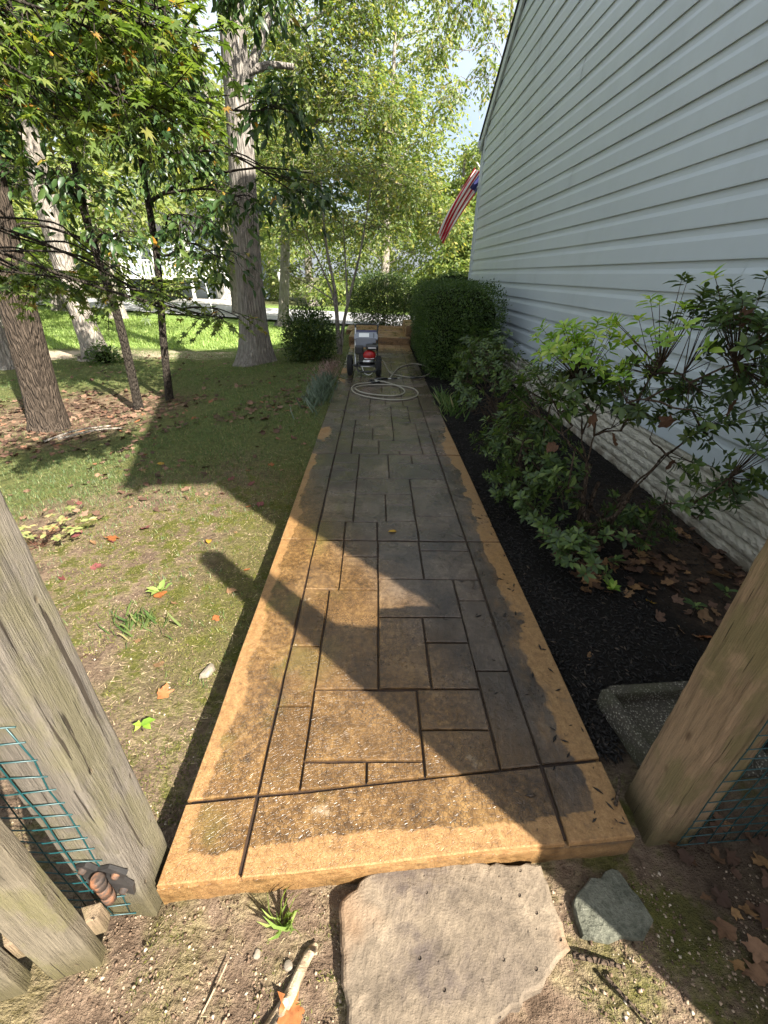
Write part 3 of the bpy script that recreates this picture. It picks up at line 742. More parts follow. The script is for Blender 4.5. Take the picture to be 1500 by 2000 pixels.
# ------------------------------------------------------------------ stones, splash block
def rock(name, poly, z0, z1, mat, label, cat, jit=0.0065, dome=0.004, seg=0.022):
    pts = []; n = len(poly)
    for i in range(n):
        a = poly[i]; b = poly[(i + 1) % n]; L = math.dist(a, b); k = max(1, int(L / seg))
        for j in range(k):
            q = j / k; pts.append((a[0] + (b[0] - a[0]) * q + random.uniform(-jit, jit), a[1] + (b[1] - a[1]) * q + random.uniform(-jit, jit)))
    k = len(pts); cx_ = sum(p[0] for p in pts) / k; cy_ = sum(p[1] for p in pts) / k
    rings = [(1.0, z0), (1.02, z0 + (z1 - z0) * .45), (1.005, z0 + (z1 - z0) * .6), (1.012, z1 - .012), (0.99, z1 - .003), (0.965, z1), (0.7, z1 + dome * .8), (0.35, z1 + dome)]
    V = []
    for (s_, z_) in rings:
        for p in pts: V.append((cx_ + (p[0] - cx_) * s_, cy_ + (p[1] - cy_) * s_, z_ + (random.uniform(-.0012, .0012) if s_ > .9 else 0)))
    V.append((cx_, cy_, z1 + dome)); R = len(rings)
    f = [(r * k + i, r * k + (i + 1) % k, (r + 1) * k + (i + 1) % k, (r + 1) * k + i) for r in range(R - 1) for i in range(k)]
    f += [((R - 1) * k + i, (R - 1) * k + (i + 1) % k, R * k) for i in range(k)]
    mb = MB(); mb.add(V, f); o = mb.build(name, mat); tag(o, label, cat); return o
m = Mat("sandstone", 0.85)
q1 = m.noise(3.2, 6, 0.65, dist=0.5); q2 = m.noise(28, 5, 0.7); q3 = m.noise(110, 3, 0.7)
X, Y, Z = m.xyz()
c = m.ramp(q1 * 0.6 + q2 * 0.4, [(0.34, (0.060, 0.047, 0.034)), (0.5, (0.140, 0.110, 0.078)), (0.66, (0.225, 0.178, 0.125))])
c = m.mix(m.noise(4.2, 6, 0.7, v=m.vec(loc=(3, 1, 0))).ss(0.42, 0.62) * (0.70 - X).ss(0.15, 0.6) * 0.9, c, (0.060, 0.047, 0.042))
c = m.mix(m.noise(2.6, 3, v=m.vec(loc=(5, 5, 0))).ss(0.5, 0.65) * 0.45, c, (0.22, 0.125, 0.062))
pit = m.vor(26, v=m.vec(loc=(.2, .4, 0))).ss(0.14, 0.06) * m.noise(8).ss(0.48, 0.6)
c = m.mix(pit * 0.9, c, (0.05, 0.035, 0.025)); m.col(c); m.bump(q1 * .9 + q2 * .5 + q3 * .15 - pit * .6, 1.0, 0.016); M_sand = m
m = Mat("greenstone", 0.8); q1 = m.noise(8, 6, 0.65); q2 = m.noise(70, 4, 0.7)
m.col(m.ramp(q1 * .5 + q2 * .5, [(0.36, (0.040, 0.042, 0.030)), (0.5, (0.092, 0.094, 0.070)), (0.64, (0.155, 0.152, 0.118))])); m.bump(q1 + q2 * .6, 1.0, 0.014); M_green = m
rock('flagstone', [(-0.078, 0.508), (-0.02, 0.556), (0.022, 0.580), (0.28, 0.600), (0.525, 0.595), (0.528, 0.512), (0.545, 0.404), (0.44, 0.345), (0.33, 0.295), (0.24, 0.22), (-0.02, 0.20), (-0.05, 0.31), (-0.075, 0.42)],
     -0.16, -0.062, M_sand, 'large tan sandstone slab at the foot of the path', 'stone', dome=0.003)
rock('flagstone', [(0.596, 0.505), (0.625, 0.54), (0.68, 0.566), (0.775, 0.59), (0.80, 0.52), (0.812, 0.468), (0.76, 0.435), (0.66, 0.425), (0.60, 0.442)],
     -0.15, -0.088, M_green, 'small grey-green flat stone right of the large sandstone slab', 'stone', dome=0.004)
M_white = Mat("white_quartz", 0.6); M_white.col(M_white.mix(M_white.noise(30), (0.12, 0.10, 0.075), (0.25, 0.215, 0.17)))
def pebble(x, y, s, label, mat=None, zoff=0.0):
    bm = bmesh.new(); bmesh.ops.create_icosphere(bm, subdivisions=2, radius=1)
    r_ = np.random.default_rng(int(abs(x * 1000 + y * 777)))
    sx, sy, sz = s; ang = r_.random() * 6
    for v in bm.verts:
        k = 1 + 0.16 * math.sin(v.co.x * 3.1 + ang) * math.cos(v.co.y * 2.7 - ang) + r_.normal() * 0.04
        p = v.co * k; v.co = Vector((p.x * sx, p.y * sy, p.z * sz))
    me = bpy.data.meshes.new('stone'); bm.to_mesh(me); bm.free(); me.materials.append((mat or M_white).m)
    o = bpy.data.objects.new('stone', me); C.objects.link(o); o.location = (x, y, float(gz(x, y)) + sz * 0.35 + zoff); o.rotation_euler = (0, 0, ang)
    return tag(o, label, 'stone')
pebble(-0.775, 1.39, (0.045, 0.026, 0.022), 'pale chipped stone on the moss close to the path edge')
pebble(-0.21, 0.39, (0.013, 0.011, 0.009), 'small white pebble on bare soil left of the sandstone slab')
pebble(-0.30, 0.415, (0.010, 0.010, 0.006), 'tiny pale pebble near the left post foot')

m = Mat("aggregate", 0.85)
ag = m.vor(120, out=1); ae = m.vor(120); X, Y, Z = m.xyz()
c = m.ramp(ag, [(0.1, (0.05, 0.043, 0.035)), (0.5, (0.13, 0.115, 0.09)), (0.85, (0.30, 0.28, 0.22))])
c = m.mix(ae.ss(0.25, 0.5), c, (0.05, 0.042, 0.03)); c = m.mix(m.noise(7).ss(0.45, 0.65) * 0.6, c, (0.05, 0.05, 0.025))
m.col(c); m.bump(ae * -1.0 + m.noise(40) * .3, 0.6, 0.006); M_agg = m
sb = empty('splash_block', (1.16, 1.0, -0.08)); tag(sb, 'rough aggregate concrete splash block beside the right post', 'splash block')
rz = Matrix.Rotation(radians(4), 3, 'Z')
mb = MB(); mb.box((1.19, 0.99, -0.055), (0.40, 0.34, 0.07), rz, 0.006); mb.build('base', M_agg, sb)
for (cx_, cy_, dx, dy, a) in ((1.19, 1.155, 0.42, 0.045, 4), (0.985, 0.985, 0.045, 0.33, 4 + 3), (1.395, 0.99, 0.045, 0.33, 4 - 3)):
    mb = MB(); mb.box((cx_, cy_, -0.012), (dx, dy, 0.10), Matrix.Rotation(radians(a), 3, 'Z'), 0.014); mb.build('rim', M_agg, sb)

# ------------------------------------------------------------------ vegetation materials
def leaf_mat(name, stops, tr=0.35, rough=0.45, spec=0.4, tcol=1.6):
    m = Mat(name, rough, spec); r = m.island()
    c = m.ramp(r, stops); m.col(c)
    m.trans(m.mix(1.0, c, (tcol, tcol * 1.02, tcol * 0.45), 'MULTIPLY'), tr); return m
M_dog = leaf_mat("broad_leaf", [(0.0, (0.018, 0.042, 0.014)), (0.5, (0.036, 0.074, 0.021)), (0.9, (0.07, 0.115, 0.03)), (0.982, (0.10, 0.15, 0.03)), (0.996, (0.45, 0.22, 0.03))], 0.3, 0.4)
M_maple = leaf_mat("maple_leaf", [(0.0, (0.055, 0.095, 0.022)), (0.6, (0.105, 0.155, 0.036)), (0.95, (0.17, 0.20, 0.055)), (1.0, (0.28, 0.14, 0.03))], 0.5)
M_oakl = leaf_mat("oak_leaf", [(0.0, (0.075, 0.125, 0.035)), (0.5, (0.135, 0.185, 0.055)), (0.85, (0.21, 0.23, 0.07)), (1.0, (0.36, 0.30, 0.10))], 0.5)
M_bg1 = leaf_mat("woodland_leaf", [(0.0, (0.085, 0.13, 0.038)), (0.6, (0.155, 0.205, 0.062)), (1.0, (0.26, 0.27, 0.09))], 0.5)
M_bg2 = leaf_mat("pale_leaf", [(0.0, (0.11, 0.155, 0.05)), (0.6, (0.19, 0.235, 0.08)), (1.0, (0.31, 0.31, 0.12))], 0.5)
M_myrt = leaf_mat("light_leaf", [(0.0, (0.06, 0.09, 0.025)), (0.7, (0.12, 0.15, 0.04)), (1.0, (0.26, 0.18, 0.05))], 0.45)
M_hedge = leaf_mat("hedge_leaf", [(0.0, (0.022, 0.046, 0.010)), (0.6, (0.046, 0.088, 0.018)), (1.0, (0.095, 0.145, 0.03))], 0.25, 0.45)
M_boxl = leaf_mat("box_leaf", [(0.0, (0.018, 0.038, 0.012)), (0.6, (0.04, 0.075, 0.02)), (1.0, (0.11, 0.14, 0.035))], 0.3, 0.35)
M_aza = leaf_mat("azalea_leaf", [(0.0, (0.028, 0.050, 0.015)), (0.6, (0.055, 0.095, 0.022)), (1.0, (0.115, 0.16, 0.035))], 0.25, 0.45)
M_azay = leaf_mat("young_sun_tinted_leaf", [(0.0, (0.13, 0.24, 0.03)), (0.6, (0.24, 0.38, 0.05)), (1.0, (0.40, 0.46, 0.10))], 0.4, 0.4)  # young leaf green, lightened to look sunlit on the azalea top
M_grass = leaf_mat("grass_blade", [(0.0, (0.045, 0.085, 0.024)), (0.6, (0.085, 0.140, 0.040)), (0.88, (0.15, 0.19, 0.065)), (1.0, (0.30, 0.25, 0.13))], 0.35, 0.5)
M_lawn = leaf_mat("lawn_blade", [(0.0, (0.13, 0.21, 0.045)), (1.0, (0.27, 0.34, 0.10))], 0.35, 0.5)
M_mosst = leaf_mat("moss_tuft", [(0.0, (0.048, 0.056, 0.010)), (0.6, (0.098, 0.100, 0.018)), (1.0, (0.18, 0.165, 0.04))], 0.25, 0.7)
M_straw = leaf_mat("dead_grass", [(0.0, (0.20, 0.14, 0.075)), (1.0, (0.46, 0.37, 0.23))], 0.15, 0.7)
def litter_mat(name, stops):
    m = Mat(name, 0.75, 0.25); r = m.island(); n = m.noise(45, 4, 0.7)
    c = m.mix(n.ss(0.35, 0.75) * 0.6, m.ramp(r, stops), (0.05, 0.025, 0.015)); m.col(c); m.bump(m.noise(70), 0.4, 0.004)
    m.trans(c, 0.12); return m
M_litter = litter_mat("dry_leaf", [(0.0, (0.05, 0.03, 0.022)), (0.45, (0.115, 0.065, 0.045)), (0.75, (0.19, 0.115, 0.075)), (0.92, (0.25, 0.16, 0.11)), (1.0, (0.27, 0.10, 0.04))])
M_litterd = litter_mat("damp_leaf", [(0.0, (0.045, 0.026, 0.018)), (0.5, (0.11, 0.06, 0.037)), (0.85, (0.19, 0.105, 0.055)), (1.0, (0.27, 0.15, 0.06))])
def plain_leaf(name, c):
    m = Mat(name, 0.6, 0.3); n = m.noise(40, 4, 0.7); m.col(m.mix(n.ss(0.4, 0.75) * 0.7, c, tuple(q * 0.35 for q in c))); m.trans(c, 0.15); return m
M_lyel, M_lor, M_lred, M_ltan = plain_leaf("yellow_leaf", (0.42, 0.25, 0.03)), plain_leaf("orange_leaf", (0.27, 0.095, 0.03)), plain_leaf("maroon_leaf", (0.17, 0.055, 0.05)), plain_leaf("tan_leaf", (0.24, 0.14, 0.07))

def bark_mat(name, dark, light, vs_=(14, 14, 2.2), lich=0.0):
    m = Mat(name, 0.9, 0.2); v = m.vec(vs_)
    a = m.noise(1.6, 6, 0.65, v=v, dist=0.8); b = m.vor(1.5, v=v, feature='DISTANCE_TO_EDGE'); e = m.noise(60, 4, 0.7)
    c = m.ramp(a * 0.55 + b.ss(0.0, 0.35) * 0.15 + e * 0.3, [(0.25, dark), (0.75, light)])
    if lich: c = m.mix(m.noise(3.0, 5, 0.7).ss(0.5, 0.65) * lich, c, (0.30, 0.30, 0.25))
    m.col(c); m.bump(a * 0.8 + b.ss(0.0, 0.3) * 0.9 + e * 0.15, 1.0, 0.03); return m
M_bark1 = bark_mat("brown_bark", (0.026, 0.020, 0.015), (0.105, 0.080, 0.06), (24, 24, 4))
M_bark5 = bark_mat("oak_bark", (0.085, 0.075, 0.066), (0.34, 0.31, 0.275), (13, 13, 2.0), 0.3)
M_bark2 = bark_mat("pale_bark", (0.13, 0.11, 0.095), (0.40, 0.36, 0.31), (10, 10, 3.0), 0.4)
M_bark3 = bark_mat("dark_bark", (0.016, 0.013, 0.010), (0.075, 0.062, 0.048), (30, 30, 8))
M_stem = bark_mat("shrub_stem", (0.045, 0.03, 0.02), (0.16, 0.115, 0.08), (40, 40, 12))
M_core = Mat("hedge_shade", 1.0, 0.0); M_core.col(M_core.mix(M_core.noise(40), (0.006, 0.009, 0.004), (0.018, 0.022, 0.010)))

# ------------------------------------------------------------------ tree tools
def trunk_geo(pts, r0, r1, n=18, rings=42, flare=0.7, ridge=0.05, seed=0):
    P = catmull(pts, 10); s_ = np.linspace(0, len(P) - 1, rings); P = np.stack([np.interp(s_, np.arange(len(P)), P[:, k]) for k in range(3)], 1)
    rng = np.random.default_rng(seed); h = np.linalg.norm(P - P[0], axis=1); T = h / h[-1]
    R = (r0 + (r1 - r0) * T ** 0.8) * (1 + flare * np.exp(-h / (r0 * 1.3)))
    V, F = tube_np(P, R, n); V = V.reshape(rings, n, 3); c = P[:, None]
    a = np.arange(n) / n * 2 * pi; ph = rng.random(4) * 6
    lob = 1 + ridge * np.sin(5 * a + ph[0])[None] + (ridge * 2.2 * np.exp(-h / (r0 * 1.6)))[:, None] * np.sin(4 * a + ph[1])[None] + rng.normal(size=(rings, n)) * ridge * 0.25
    return (c + (V - c) * lob[..., None]).reshape(-1, 3), F

def limb(mb, a, b, r0, r1, bend=0.15, n=7, seg=6, rng=RNG):
    a = np.array(a, float); b = np.array(b, float); L = np.linalg.norm(b - a)
    mid = [a + (b - a) * t + rng.normal(size=3) * bend * L * 0.35 * sin(pi * t) + np.array([0, 0, 1]) * bend * L * 0.5 * sin(pi * t) for t in np.linspace(0, 1, 4)]
    P = catmull(mid, 4); mb.tube(P, np.linspace(r0, r1, len(P)), n, cap=False); return P

def tree(name, label, cat, base, top, r0, r1, bark, leafm, blobs, n_spray, per, slen, lsize, tpl=LEAF4, droop=0.35, flat=0.5, mid=None, group=None, seed=1, limbs=True, twig=True, flare=0.7, shell=0.45, extra_limbs=()):
    rng = np.random.default_rng(seed)
    b = np.array(base, float); t_ = np.array(top, float)
    root = empty(name, tuple(b)); tag(root, label, cat, group)
    pts = [b - np.array([0, 0, 0.12]), b + (t_ - b) * 0.02] + ([np.array(q, float) for q in mid] if mid else [b + (t_ - b) * 0.5]) + [t_]
    V, F = trunk_geo(pts, r0, r1, seed=seed, flare=flare); npmesh('trunk', V, F, bark.m, root, True)
    P = catmull(pts, 10)
    if limbs:
        mb = MB()
        for (cx_, cy_, cz_, rx, ry, rz_) in blobs:
            c = np.array([cx_, cy_, cz_]); k = np.argmin(np.linalg.norm(P - (c - np.array([0, 0, rz_ * 0.9])), axis=1)); s_ = P[k]
            q = limb(mb, s_, c, max(0.012, r1 * 0.75), max(0.006, r1 * 0.25), 0.16, rng=rng)
            for _ in range(4):
                u = unit(rng.normal(size=3)) * np.array([rx, ry, rz_]) * 0.8
                limb(mb, q[len(q) // 2 + rng.integers(0, len(q) // 2)], c + u, max(0.006, r1 * 0.3), 0.004, 0.15, n=5, rng=rng)
        for (a_, b_, ra, rb) in extra_limbs: limb(mb, a_, b_, ra, rb, 0.12, rng=rng)
        if mb.v: tag(mb.build('branch', bark, root, fix=False), kind='stuff')
    cen, ow, _ = in_blobs(rng, blobs, n_spray, shell)
    pos, d, nr, ends = spray_leaves(rng, cen, ow, per, slen, droop, flat)
    leaves('crown', pos, d, nr, lsize * (0.6 + 0.7 * rng.random(len(pos))), tpl, leafm, root)
    if twig: twigs('twig', cen - (ends - cen) * 0.3, ends, np.full(len(cen), 0.0035), bark, root)
    return root

G = lambda x, y: float(gz(x, y))
# left foreground and middle trees
tree('oak_tree', 'leaning brown-barked trunk at the left edge in leaf litter', 'tree', (-4.46, 5.72, G(-4.46, 5.72)), (-3.9, 6.0, 7.2), 0.20, 0.15, M_bark1, M_bg1,
     [(-4.4, 7.0, 7.2, 2.2, 2.0, 1.0), (-5.6, 6.2, 6.6, 1.6, 1.6, 0.9)], 500, 9, 0.5, 0.11, LEAF4, mid=[(-4.28, 5.75, 1.6), (-4.1, 5.85, 3.6)], seed=11, twig=False, flare=0.45)
tree('dogwood_tree', 'slim dark tree leaning left, nearer of the two thin trunks on the lawn', 'tree', (-3.62, 6.5, G(-3.62, 6.5)), (-3.3, 6.3, 4.2), 0.068, 0.03, M_bark3, M_dog,
     [(-3.9, 6.2, 3.55, 0.95, 0.8, 0.65), (-4.6, 6.1, 2.65, 0.7, 0.6, 0.35), (-3.0, 6.0, 3.35, 0.75, 0.7, 0.55), (-3.55, 6.0, 2.35, 0.7, 0.5, 0.18), (-4.3, 6.0, 1.85, 0.35, 0.3, 0.10), (-3.0, 5.9, 1.85, 0.3, 0.3, 0.10), (-3.4, 6.2, 4.4, 1.0, 0.8, 0.45)],
     1050, 5, 0.26, 0.118, LANCE, droop=0.38, mid=[(-3.58, 6.5, 0.9), (-3.62, 6.45, 2.2)], seed=12, flare=0.25)
tree('dogwood_tree', 'slim dark upright tree, farther right of the two thin trunks, with a long low branch', 'tree', (-3.31, 6.9, G(-3.31, 6.9)), (-2.75, 6.6, 4.3), 0.062, 0.028, M_bark3, M_dog,
     [(-2.6, 6.4, 3.5, 0.6, 0.7, 0.6), (-1.2, 6.3, 4.15, 0.55, 0.5, 0.4), (-2.4, 6.3, 2.75, 0.45, 0.5, 0.38), (-1.0, 6.2, 2.33, 0.62, 0.35, 0.13), (-1.6, 6.2, 2.25, 0.4, 0.35, 0.12), (-1.95, 6.2, 1.62, 0.36, 0.3, 0.12), (-2.3, 6.3, 1.98, 0.35, 0.35, 0.14), (-1.1, 6.2, 3.05, 0.35, 0.35, 0.25), (-2.3, 6.4, 4.6, 0.9, 0.8, 0.35)],
     950, 5, 0.26, 0.118, LANCE, droop=0.38, mid=[(-3.2, 6.9, 0.6), (-3.03, 6.85, 1.6), (-2.95, 6.8, 2.6)], seed=13, flare=0.25, extra_limbs=[((-2.95, 6.82, 2.25), (-0.75, 6.2, 2.5), 0.022, 0.006)])
t5b = (-2.54, 9.57, G(-2.54, 9.57))
tree('oak_tree', 'large grey furrowed oak trunk with flared roots in the middle of the lawn', 'tree', t5b, (-2.15, 9.6, 8.6), 0.285, 0.16, M_bark5, M_dog,
     [(-2.5, 9.3, 6.35, 1.25, 1.0, 0.6), (-1.35, 9.0, 5.75, 0.8, 0.8, 0.5), (-3.6, 9.4, 6.0, 1.0, 1.0, 0.7), (-2.4, 10.5, 8.4, 2.6, 2.4, 1.3)], 900, 5, 0.3, 0.13, LANCE, droop=0.4,
     mid=[(-2.47, 9.57, 1.8), (-2.33, 9.58, 4.2)], seed=14, flare=0.85, extra_limbs=[((-2.3, 9.6, 4.3), (-1.4, 9.7, 4.45), 0.07, 0.04), ((-2.25, 9.75, 3.6), (-1.75, 10.3, 5.4), 0.09, 0.06)])
tree('oak_tree', 'pale sunlit trunk with a small shrub at its foot, left of the slim trees', 'tree', (-6.62, 10.7, G(-6.62, 10.7)), (-6.6, 10.9, 8.5), 0.235, 0.15, M_bark2, M_bg2,
     [(-6.5, 11, 7.6, 2.4, 2, 1.2), (-8.5, 11.5, 7, 2, 1.8, 1.2), (-4.6, 12, 7.4, 1.8, 1.6, 1.1), (-7.2, 10.6, 4.9, 1.3, 1.0, 0.7)], 500, 9, 0.6, 0.14, seed=15, twig=False, mid=[(-6.75, 10.7, 1.6), (-6.72, 10.75, 4)])
tree('oak_tree', 'thin leaning trunk half hidden behind the leftmost tree', 'tree', (-7.85, 9.6, G(-7.85, 9.6)), (-8.2, 9.8, 7), 0.15, 0.1, M_bark5, M_bg2,
     [(-8.6, 10, 6.2, 2, 1.8, 1.2), (-9.4, 9.5, 4.2, 1.4, 1.2, 0.8)], 300, 9, 0.5, 0.13, seed=16, twig=False)

# Japanese maple whose branches reach in from the left
tree('japanese_maple', 'Japanese maple reaching in from the left with fine green fingered leaves', 'tree', (-3.05, 1.55, G(-3.05, 1.55)), (-2.6, 1.9, 2.5), 0.06, 0.013, M_bark3, M_maple,
     [(-1.55, 2.6, 2.42, 0.55, 0.4, 0.12), (-1.05, 2.75, 2.45, 0.34, 0.3, 0.10), (-1.6, 2.6, 2.12, 0.42, 0.35, 0.10), (-1.1, 2.7, 2.18, 0.30, 0.28, 0.08), (-2.25, 3.25, 1.42, 0.40, 0.35, 0.09), (-1.7, 3.45, 1.36, 0.40, 0.3, 0.08), (-1.22, 3.72, 1.16, 0.25, 0.22, 0.05)],
     380, 6, 0.2, 0.054, MAPLE, droop=0.28, flat=0.85, seed=17, flare=0.3, shell=0.6, extra_limbs=[((-2.7, 1.8, 2.0), (-1.2, 2.7, 2.4), 0.011, 0.004), ((-2.8, 1.8, 1.2), (-1.4, 3.6, 1.3), 0.009, 0.003)])

# multi-stem ornamental tree beside the path
T6 = (-0.80, 9.9, G(-0.80, 9.9))
r6 = empty('ornamental_tree', T6); tag(r6, 'slender multi-stemmed ornamental tree with light leaves beside the pressure washer', 'tree')
mb = MB()
for (pts, a, b) in (([(-.80, 9.9, -.15), (-.82, 9.9, .5), (-.86, 9.92, 1.2), (-1.0, 9.9, 2.0), (-1.05, 9.9, 3.0)], .055, .014), ([(-.78, 9.88, -.1), (-.70, 9.9, .5), (-.55, 9.9, 1.1), (-.32, 9.9, 1.9), (-.12, 9.9, 2.9)], .045, .012),
                    ([(-.83, 9.9, .55), (-.90, 9.85, 1.1), (-1.15, 9.8, 1.7), (-1.45, 9.7, 2.3)], .028, .008), ([(-.6, 9.9, .95), (-.62, 9.9, 1.6), (-.66, 9.95, 2.5)], .026, .008), ([(-.88, 9.9, 1.0), (-1.3, 9.8, 1.25), (-1.8, 9.7, 1.5)], .016, .005)):
    P = catmull(pts, 6); o_ = MB(); o_.tube(P, np.linspace(a, b, len(P)), 8, cap=False); o_.build('stem', M_bark2, r6, fix=False)
rng = np.random.default_rng(18)
cen, ow, _ = in_blobs(rng, [(-1.25, 9.8, 2.55, .65, .55, .35), (-.35, 9.8, 2.35, .55, .5, .35), (-1.6, 9.6, 1.55, .5, .4, .22), (-.8, 9.9, 3.15, .75, .6, .35), (-1.7, 9.6, 2.1, .35, .4, .2), (.05, 9.8, 2.9, .4, .4, .3)], 300, .6)
pos, d, nr, ends = spray_leaves(rng, cen, ow, 8, .26, .2, .7)
leaves('crown', pos, d, nr, .065 * (.6 + .7 * rng.random(len(pos))), LEAF4, M_myrt, r6); twigs('twig', cen - (ends - cen) * .4, ends, np.full(len(cen), .003), M_bark2, r6)

# golden oak behind the path and woodland
tree('oak_tree', 'tall golden-green oak filling the middle background beyond the hedge', 'tree', (-3.9, 19.5, -0.5), (-2.6, 19.0, 9.5), 0.22, 0.10, M_bark5, M_oakl,
     [(-2.0, 18, 7.2, 2.2, 1.6, 1.3), (-0.2, 17.6, 6.0, 1.6, 1.4, 0.9), (-0.9, 17.5, 4.6, 1.9, 1.3, 0.8), (1.0, 17.2, 4.0, 1.2, 1.2, 0.7), (-3.0, 18, 5.0, 1.4, 1.2, 0.9), (-0.5, 17.8, 8.4, 1.2, 1.2, 0.9), (-2.1, 17.4, 3.0, 1.5, 1.2, 0.7), (2.3, 17.6, 3.0, 1.0, 1.0, 0.8), (0.2, 17.3, 2.9, 1.2, 1.0, 0.6)],
     6200, 5, 0.32, 0.14, droop=0.3, flat=0.45, seed=21, extra_limbs=[((-3.0, 19, 5.9), (0.9, 17.2, 5.2), 0.08, 0.03), ((-3.2, 19, 4.2), (-1.0, 17.6, 6.6), 0.06, 0.02)])
tree('oak_tree', 'oak limb with hanging leaves against the bright sky beside the gable', 'tree', (4.6, 17.5, 0.0), (3.2, 15.5, 8.8), 0.12, 0.016, M_bark5, M_oakl,
     [(1.7, 13.6, 6.9, 0.75, 0.7, 0.5), (1.35, 13.4, 6.0, 0.38, 0.4, 0.45), (1.7, 13.6, 5.2, 0.38, 0.4, 0.4), (0.6, 13.8, 7.3, 0.8, 0.7, 0.5), (2.1, 13.8, 7.5, 0.6, 0.6, 0.4), (2.75, 14.6, 6.9, 0.5, 0.5, 0.5), (2.6, 14.4, 5.9, 0.4, 0.4, 0.5)], 640, 5, 0.28, 0.11, droop=0.5, flat=0.3, seed=22)
spots = [(-7, 24, 12, 1), (-11.5, 21, 11, 2), (-16, 24, 13, 1), (-21, 30, 15, 2), (-27, 26, 14, 1), (-4.5, 33, 15, 1), (0.5, 31, 15, 2), (4.5, 29, 8.6, 1), (6.0, 36, 9.5, 2), (-9, 41, 17, 2), (-15, 44, 18, 1), (-22, 42, 18, 2), (-30, 38, 18, 1), (1, 42, 13, 1), (9, 42, 9, 2), (-14, 17, 9, 2), (-19, 18, 11, 1), (-38, 30, 16, 2), (14, 34, 8, 1)]
names = ['far woodland tree behind the big oak trunk', 'sunlit tree between the slim trunks and the road', 'broad tree left of the slim trunks', 'tall tree beyond the road at left', 'spreading tree far left by the road', 'tall woodland tree behind the white lamp post', 'pale tall tree straight beyond the hedge', 'woodland tree just left of the house corner', 'thin-crowned tree seen against the sky beside the gable',
         'deep woodland tree behind the far house', 'tall woodland tree left of the far house', 'big woodland tree above the road bend', 'large woodland tree at far left', 'distant tree above the golden oak', 'distant tree behind the flag', 'light-crowned tree behind the leaning left trunk', 'leafy tree at the left edge behind the trunks', 'distant tree at the extreme left', 'distant tree hidden behind the house gable']
for i, ((x_, y_, h_, kd), nm) in enumerate(zip(spots, names)):
    rng = np.random.default_rng(100 + i); zb = G(x_, y_); bl = []
    w_ = h_ * 0.20
    for k in range(8):
        zc = zb + h_ * (0.16 + 0.80 * (k + rng.random() * .6) / 8); rr = w_ * (1.05 - 0.5 * abs(zc - zb - h_ * .5) / (h_ * .5))
        a = rng.random() * 6.28; bl.append((x_ + cos(a) * w_ * .7, y_ + sin(a) * w_ * .5, zc, rr, rr * .8, rr * .55))
    if y_ < 20: bl = [b for b in bl if b[2] > 2.6]
    tree('woodland_tree', nm, 'tree', (x_, y_, zb), (x_ + rng.normal() * .4, y_, zb + h_ * .92), 0.2 + h_ * .008, 0.06, M_bark5 if kd == 1 else M_bark2, M_bg1 if kd == 1 else M_bg2, bl, 2000, 5, 0.6, 0.26, droop=0.3, flat=0.35, seed=200 + i, twig=False, group='trees beyond the lawn and road')
# understorey along the far side of the road: one mass
rng = np.random.default_rng(31)
bl = [(x_ + rng.normal(), 33 + 9 * rng.random() + (0 if x_ > -6 else -0.25 * x_ * .6), -0.2 + 1.8 * rng.random(), 1.6, 1.4, 1.2) for x_ in np.linspace(-34, 20, 44)]
bl += [(x_, 27.5 + rng.random() * 2.5, 0.2 + rng.random() * 0.6, 1.0, .9, .8) for x_ in np.linspace(-3.4, 9, 12)]
cen, ow, _ = in_blobs(rng, bl, 5200); pos, d, nr, ends = spray_leaves(rng, cen, ow, 8, .7, .4, .4)
u_ = leaves('thicket', pos, d, nr, .22 * (.6 + .7 * rng.random(len(pos))), LEAF4, M_bg1); tag(u_, 'dense green thicket along the far side of the road', 'thicket', kind='stuff')

# ------------------------------------------------------------------ shrubs
def leafy_box(name, label, c, h, n, ls, mat, power=3.0, seed=1, core=0.86, tpl=LEAF4, bumpy=0.06, stems=0, deep=0.22):
    rng = np.random.default_rng(seed); root = empty(name, (c[0], c[1], c[2] - h[2])); tag(root, label, name.split('_')[-1])
    u = unit(rng.normal(size=(n, 3))); k = (np.abs(u) ** power).sum(1) ** (-1 / power); S_ = u * k[:, None]
    bum = 1 + bumpy * np.sin(S_[:, 0] * 7 + seed) * np.cos(S_[:, 1] * 9 + S_[:, 2] * 6) + bumpy * .6 * rng.normal(size=n) - deep * rng.random(n) ** 2.0
    P = np.array(c) + S_ * bum[:, None] * np.array(h); P[:, 2] = np.maximum(P[:, 2], c[2] - h[2])
    d = S_ * np.array([1, 1, .6]) + rng.normal(size=(n, 3)) * .7 + np.array([0, 0, .35]); nr = S_ + rng.normal(size=(n, 3)) * .7
    leaves('foliage', P, d, nr, ls * (.6 + .7 * rng.random(n)), tpl, mat, root)
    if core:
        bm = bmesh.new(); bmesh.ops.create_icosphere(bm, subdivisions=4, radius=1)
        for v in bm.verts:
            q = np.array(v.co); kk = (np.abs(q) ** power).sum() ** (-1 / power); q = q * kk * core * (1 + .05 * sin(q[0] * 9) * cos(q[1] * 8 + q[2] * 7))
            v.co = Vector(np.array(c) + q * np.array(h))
        me = bpy.data.meshes.new('shade_core'); bm.to_mesh(me); bm.free(); me.materials.append(M_core.m); link(bpy.data.objects.new('shade_core', me), root)  # near-black solid core paints the shade inside the foliage
    for _ in range(stems):
        mb = MB(); x0 = c[0] + rng.uniform(-.7, .7) * h[0]; limb(mb, (x0, c[1], c[2] - h[2] - .05), (x0 + rng.normal() * .2, c[1] + rng.normal() * .1, c[2] + h[2] * .5), .014, .006, .1, rng=rng); mb.build('stem', M_stem, root, fix=False)
    return root
